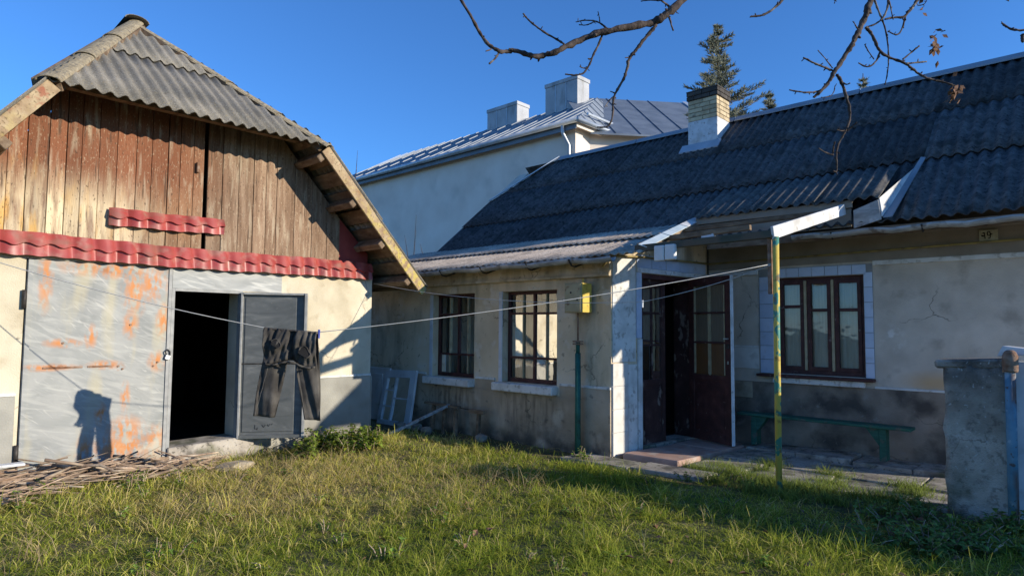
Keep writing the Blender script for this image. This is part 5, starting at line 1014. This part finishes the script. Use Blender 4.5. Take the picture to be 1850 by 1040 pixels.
# spruces behind the house
def spruce(name, loc, H, R, label, visz, dens=1.):
    T_ = thing(name, loc, label, 'tree', 'spruces behind the house'); r_ = random.Random(int(abs(loc[0])*100))
    MB().tube([(loc[0],loc[1],0),(loc[0],loc[1],H*.6),(loc[0],loc[1],H)], [.14,.07,.008], 8).build('trunk', 'spruce_bark', T_, smooth=True)
    vs, fs, bt = [], [], MB()
    z = visz
    while z < H-.05:
        t = 1-(z/H); L0 = R*(t**.85)*r_.uniform(.75, 1.15) + .06
        for k in range(r_.randint(4, 6)):
            a = r_.uniform(0, 6.28); L = L0*r_.uniform(.35, 1.2); up = r_.uniform(-.05, .45) + .25*(1-t)
            d = Vector((math.cos(a), math.sin(a), up)).normalized(); b0 = Vector((loc[0], loc[1], z)); 
            bt.tube([b0, b0+d*L*.6-Vector((0,0,.05*L)), b0+d*L], [.014,.008,.003], 4)
            twigs = [(b0 + d*L*q, d) for q in (.35,.5,.65,.8,1.)]
            for q in np.arange(.25, 1., .09/max(L,.2)):
                for s in (-1, 1):
                    sdv = d.cross(Vector((0,0,1))).normalized()*s; td = (d*.75+sdv*.8+Vector((0,0,r_.uniform(-.15,.35)))).normalized(); tl = .30*L*(1.15-q)+.05
                    twigs += [(b0+d*L*q+td*tl*w_, td) for w_ in (.35,.7,1.)]
            for (p, dd) in twigs:
                for m_ in range(int(5*dens)):
                    nd = (dd*.9 + Vector((r_.uniform(-1,1), r_.uniform(-1,1), r_.uniform(-.6,1)))*.75).normalized(); l = r_.uniform(.06,.11); sdv = nd.orthogonal().normalized()*.011
                    pp_ = p - dd*r_.uniform(0,.08); o_ = len(vs); vs += [pp_-sdv, pp_+sdv, pp_+nd*l]; fs.append((o_,o_+1,o_+2))
        z += .15*r_.uniform(.7, 1.3)
    me = bpy.data.meshes.new('needles'); me.from_pydata([tuple(v) for v in vs], [], fs); link('needles', me, 'needle', T_); bt.build('branches', 'spruce_bark', T_)
s1 = on('y', 15, 1297, 45); spruce('spruce_tree', (s1.x, 15, 0), s1.z, 3.1, 'tall blue-green spruce rising behind the brick chimney', 5.4)
s2 = on('y', 15.5, 1390, 172); spruce('spruce_tree', (s2.x, 15.5, 0), s2.z, 2.2, 'shorter spruce tip just right of the brick chimney', 6.0)
s3 = on('y', 16, 1559, 133); spruce('spruce_tree', (s3.x, 16, 0), s3.z, .9, 'thin spruce leader peeping over the roof ridge', 7.0, .6)
# bare saplings in the gap between barn and house
sg = thing('bare_sapling', (-12.2, 10.8, 0), 'thin bare saplings in the gap behind the barn roof', 'sapling')
for (a, b) in (((747,470),(752,388)),((738,475),(731,425)),((728,480),(719,438)),((765,470),(759,440))):
    p = on('y', 10.8, *a); q_ = on('y', 10.8, *b); MB().tube([(p.x,p.y,0), p, p.lerp(q_, .5)+Vector((.01,0,0)), q_], [.02,.013,.009,.004], 5).build('stem', 'bark', sg)
sg = thing('bare_shoot', (-17.5, 9., 0), 'single thin bare shoot above the barn verge', 'sapling')
p = on('y', 9., 640, 340); q_ = on('y', 9., 646, 272); MB().tube([(p.x,p.y,0), p, p.lerp(q_,.5)+Vector((.02,0,.0)), q_], [.03,.014,.009,.003], 5).build('stem', 'bark', sg)
# walnut tree: trunk out of frame to the right, limbs hang into the picture
wt = thing('walnut_tree', (1.75, 3.5, 0), 'bare walnut branches hanging into the top of the picture', 'tree')
def bpx(pts, o, s, d0, d1, bow=.0):
    n = len(pts); out = []
    for i, (a, b) in enumerate(pts):
        dd = d0+(d1-d0)*i/max(1, n-1) + bow*math.sin(2.1*i); out.append(CAM + ray(o[0]+a/s, o[1]+b/s)*dd)
    return out
def smooth_path(p, it=2):
    for _ in range(it):
        q = [p[0]]
        for a, b in zip(p[:-1], p[1:]): q += [a.lerp(b, .25), a.lerp(b, .75)]
        q.append(p[-1]); p = q
    return p
def branch(pts, r0, r1, knots=True, name='branch', par=wt):
    p = smooth_path(pts); n = len(p); rs = []
    for i in range(n):
        rs.append(.66*(r0+(r1-r0)*(i/(n-1))**.9) * (1+ (.16*math.sin(i*2.7)+.12*math.sin(i*5.1) if knots else 0)))
    pj = [q + Vector((random.uniform(-1,1), random.uniform(-1,1), random.uniform(-1,1)))*rs[i]*.22 for i, q in enumerate(p)]
    m = MB().tube(pj, rs, 9); 
    # buds and short spurs
    if knots:
        for i in range(2, n-1, 3):
            if random.random() < .55:
                dv_ = Vector((random.uniform(-1,1), random.uniform(-1,1), random.uniform(-.8,1))).normalized(); L = random.uniform(.006,.018)
                m.tube([pj[i], pj[i]+dv_*(rs[i]+L*.5), pj[i]+dv_*(rs[i]+L)], [rs[i]*.5, rs[i]*.4+.001, .002], 5)
    return m.build(name, 'bark', par, smooth=True)
O1, S1 = (810, 0), 3.558; O2, S2 = (1300, 0), 3.3545
trunkP = Vector((1.75, 3.5, 0))
m = MB().tube([trunkP, trunkP+Vector((.03,.02,1.2)), trunkP+Vector((-.02,.05,2.4)), trunkP+Vector((-.1,.1,3.4)), trunkP+Vector((-.05,.2,4.6))], [.19,.15,.13,.11,.05], 14); m.build('trunk', 'bark', wt, smooth=True)
main = bpx([(1620,-130),(1500,0),(1440,60),(1370,120),(1300,150),(1100,185),(960,215),(830,265),(720,320),(650,350),(580,366),(520,355),(430,320),(380,335),(320,330),(270,300),(210,230),(150,110),(80,0),(40,-60)], O1, S1, 3.5, 3.2, .03)
branch([trunkP+Vector((-.08,.1,3.2)), trunkP+Vector((-.9,-.1,3.75))] + [main[0]], .075, .05); branch(main, .036, .0085)
for pts, r0, r1, d in (([(745,285),(690,250),(620,210),(550,160),(510,125),(480,88)], .009, .006, 3.36), ([(1020,185),(980,150),(940,135),(880,130),(820,142)], .008, .004, 3.4), ([(975,150),(970,110),(962,75)], .005, .003, 3.4), ([(940,140),(890,165),(840,160)], .005, .004, 3.4),
    ([(988,228),(965,290),(935,345),(915,400),(895,440),(860,482),(800,485),(752,478)], .010, .006, 3.42), ([(895,440),(870,440),(845,428)], .006, .004, 3.42), ([(915,380),(898,378)], .006, .004, 3.42),
    ([(1335,165),(1280,225),(1230,290),(1190,345),(1160,375),(1150,440),(1130,505),(1095,560),(1070,605),(1055,660),(1060,720),(1045,790),(1020,820),(955,818)], .016, .006, 3.45), ([(1062,620),(1030,650),(1005,690)], .006, .003, 3.44), ([(1165,370),(1135,372)], .006, .003, 3.45), ([(1075,600),(1040,588)], .006, .003, 3.45),
    ([(1415,100),(1430,150),(1445,198)], .009, .006, 3.46), ([(1425,45),(1395,25),(1365,0),(1340,-20)], .009, .007, 3.48), ([(1370,5),(1310,2),(1238,8)], .007, .004, 3.48), ([(1462,60),(1466,85)], .006, .003, 3.48), ([(320,348),(300,380),(262,410)], .008, .007, 3.24), ([(275,318),(240,330)], .006, .004, 3.22)):
    branch(bpx(pts, O1, S1, d, d-.05, .01), r0, r1)
lm = bpx([(960,-200),(915,0),(895,60),(880,110),(850,180),(820,240),(790,290),(745,365),(700,430),(670,480),(645,525),(610,555),(570,592)], O2, S2, 3.3, 3.15, .02)
branch([trunkP+Vector((-.08,.1,2.9)), trunkP+Vector((-.7,.0,3.3)), lm[0]], .06, .034); branch(lm, .028, .010)
for pts, r0, r1, d in (([(690,432),(640,410),(590,390),(545,370),(508,350)], .009, .006, 3.2), ([(685,415),(645,360),(595,305)], .005, .003, 3.2), ([(712,455),(745,510),(765,580),(785,640),(792,700),(775,775),(745,820),(715,880),(705,940),(712,1000),(708,1045),(690,1035)], .013, .005, 3.2), ([(770,795),(800,770),(832,742)], .006, .004, 3.18), ([(770,790),(735,795),(712,785)], .005, .003, 3.18), ([(690,940),(640,925),(600,898)], .006, .003, 3.16), ([(685,935),(690,890),(698,860)], .006, .005, 3.16),
    ([(620,550),(575,560),(520,562),(470,555),(422,545)], .008, .005, 3.16), ([(745,500),(770,515),(790,505)], .006, .004, 3.2), ([(700,520),(690,570),(655,590),(615,590)], .004, .003, 3.2), ([(395,-15),(340,45),(270,92),(230,98),(183,103)], .011, .007, 3.3), ([(838,180),(822,150),(808,130)], .006, .003, 3.2),
    ([(1215,-40),(1195,10),(1150,70),(1115,110),(1060,105),(1000,118)], .015, .007, 3.5), ([(930,-20),(960,60),(985,115),(1010,190),(1022,290),(1025,380),(1015,460),(1003,515)], .009, .004, 3.5), ([(1025,-20),(1020,50),(990,115),(940,150),(890,165)], .010, .006, 3.5), ([(1025,-10),(1040,60),(1052,120)], .006, .004, 3.5), ([(1130,90),(1110,170),(1080,220),(1020,190)], .008, .005, 3.5),
    ([(885,165),(920,200),(945,260),(975,320),(1040,355),(1130,385),(1170,420),(1210,450),(1250,472),(1290,485),(1345,495),(1395,510),(1425,520)], .013, .006, 3.35), ([(1210,280),(1160,320),(1110,362)], .007, .006, 3.35), ([(1255,375),(1190,380),(1130,386)], .006, .007, 3.35), ([(970,320),(955,365),(915,405),(880,405),(842,382)], .008, .005, 3.35), ([(880,270),(900,310),(935,360)], .005, .004, 3.35), ([(1215,450),(1228,435)], .005, .003, 3.35), ([(1200,35),(1240,30),(1255,5)], .004, .003, 3.5), ([(1710,140),(1740,165),(1780,182),(1850,186),(1960,170)], .007, .010, 3.3), ([(1835,215),(1838,255)], .016, .010, 3.3), ([(1742,-5),(1752,8)], .006, .004, 3.3), ([(690,-4),(705,6)], .006, .004, 3.3)):
    branch(bpx(pts, O2, S2, d, d-.04, .01), r0, r1)
for (px, py, n) in ((1430,560,26), (1310,265,26), (1240,20,6)):      # shrivelled leaves still hanging
    c = CAM + ray(O2[0]+px/S2, O2[1]+py/S2)*3.33; m = MB()
    for k in range(n):
        p = c + Vector((random.gauss(0,.014), random.gauss(0,.014), random.gauss(0,.038))); d = Vector((random.uniform(-1,1), random.uniform(-1,1), random.uniform(-1.2,.2))).normalized(); s_ = d.orthogonal().normalized()*.011; L = random.uniform(.03,.055)
        m.add([p, p+d*L*.5+s_+Vector((0,0,.004)), p+d*L, p+d*L*.5-s_], [(0,1,2),(0,2,3)])
    m.build('dead_leaves', 'dead_leaf', wt)
# fallen leaves in the grass
fm = MB().add([(0,-.0,0),(.03,.022,.012),(.065,0,.004),(.03,-.022,.014)], [(0,1,2),(0,2,3)]).mesh('fallen_leaf')
for i in range(46):
    px, py = random.uniform(500, 1800), random.uniform(900, 1040); c = on('z', .05, px, py)
    if c.y > 6.3: continue
    o = place('fallen_leaf', fm, 'dead_leaf', None, (c.x, c.y, float(gz(c.x, c.y))+random.uniform(.03,.07)), rot=(random.uniform(-.6,.6), random.uniform(-.6,.6), random.uniform(0,6)), sc=[random.uniform(.7,1.4)]*3)
    tag(o, 'shrivelled brown leaf fallen in the grass', 'leaf', 'fallen leaves in the grass')
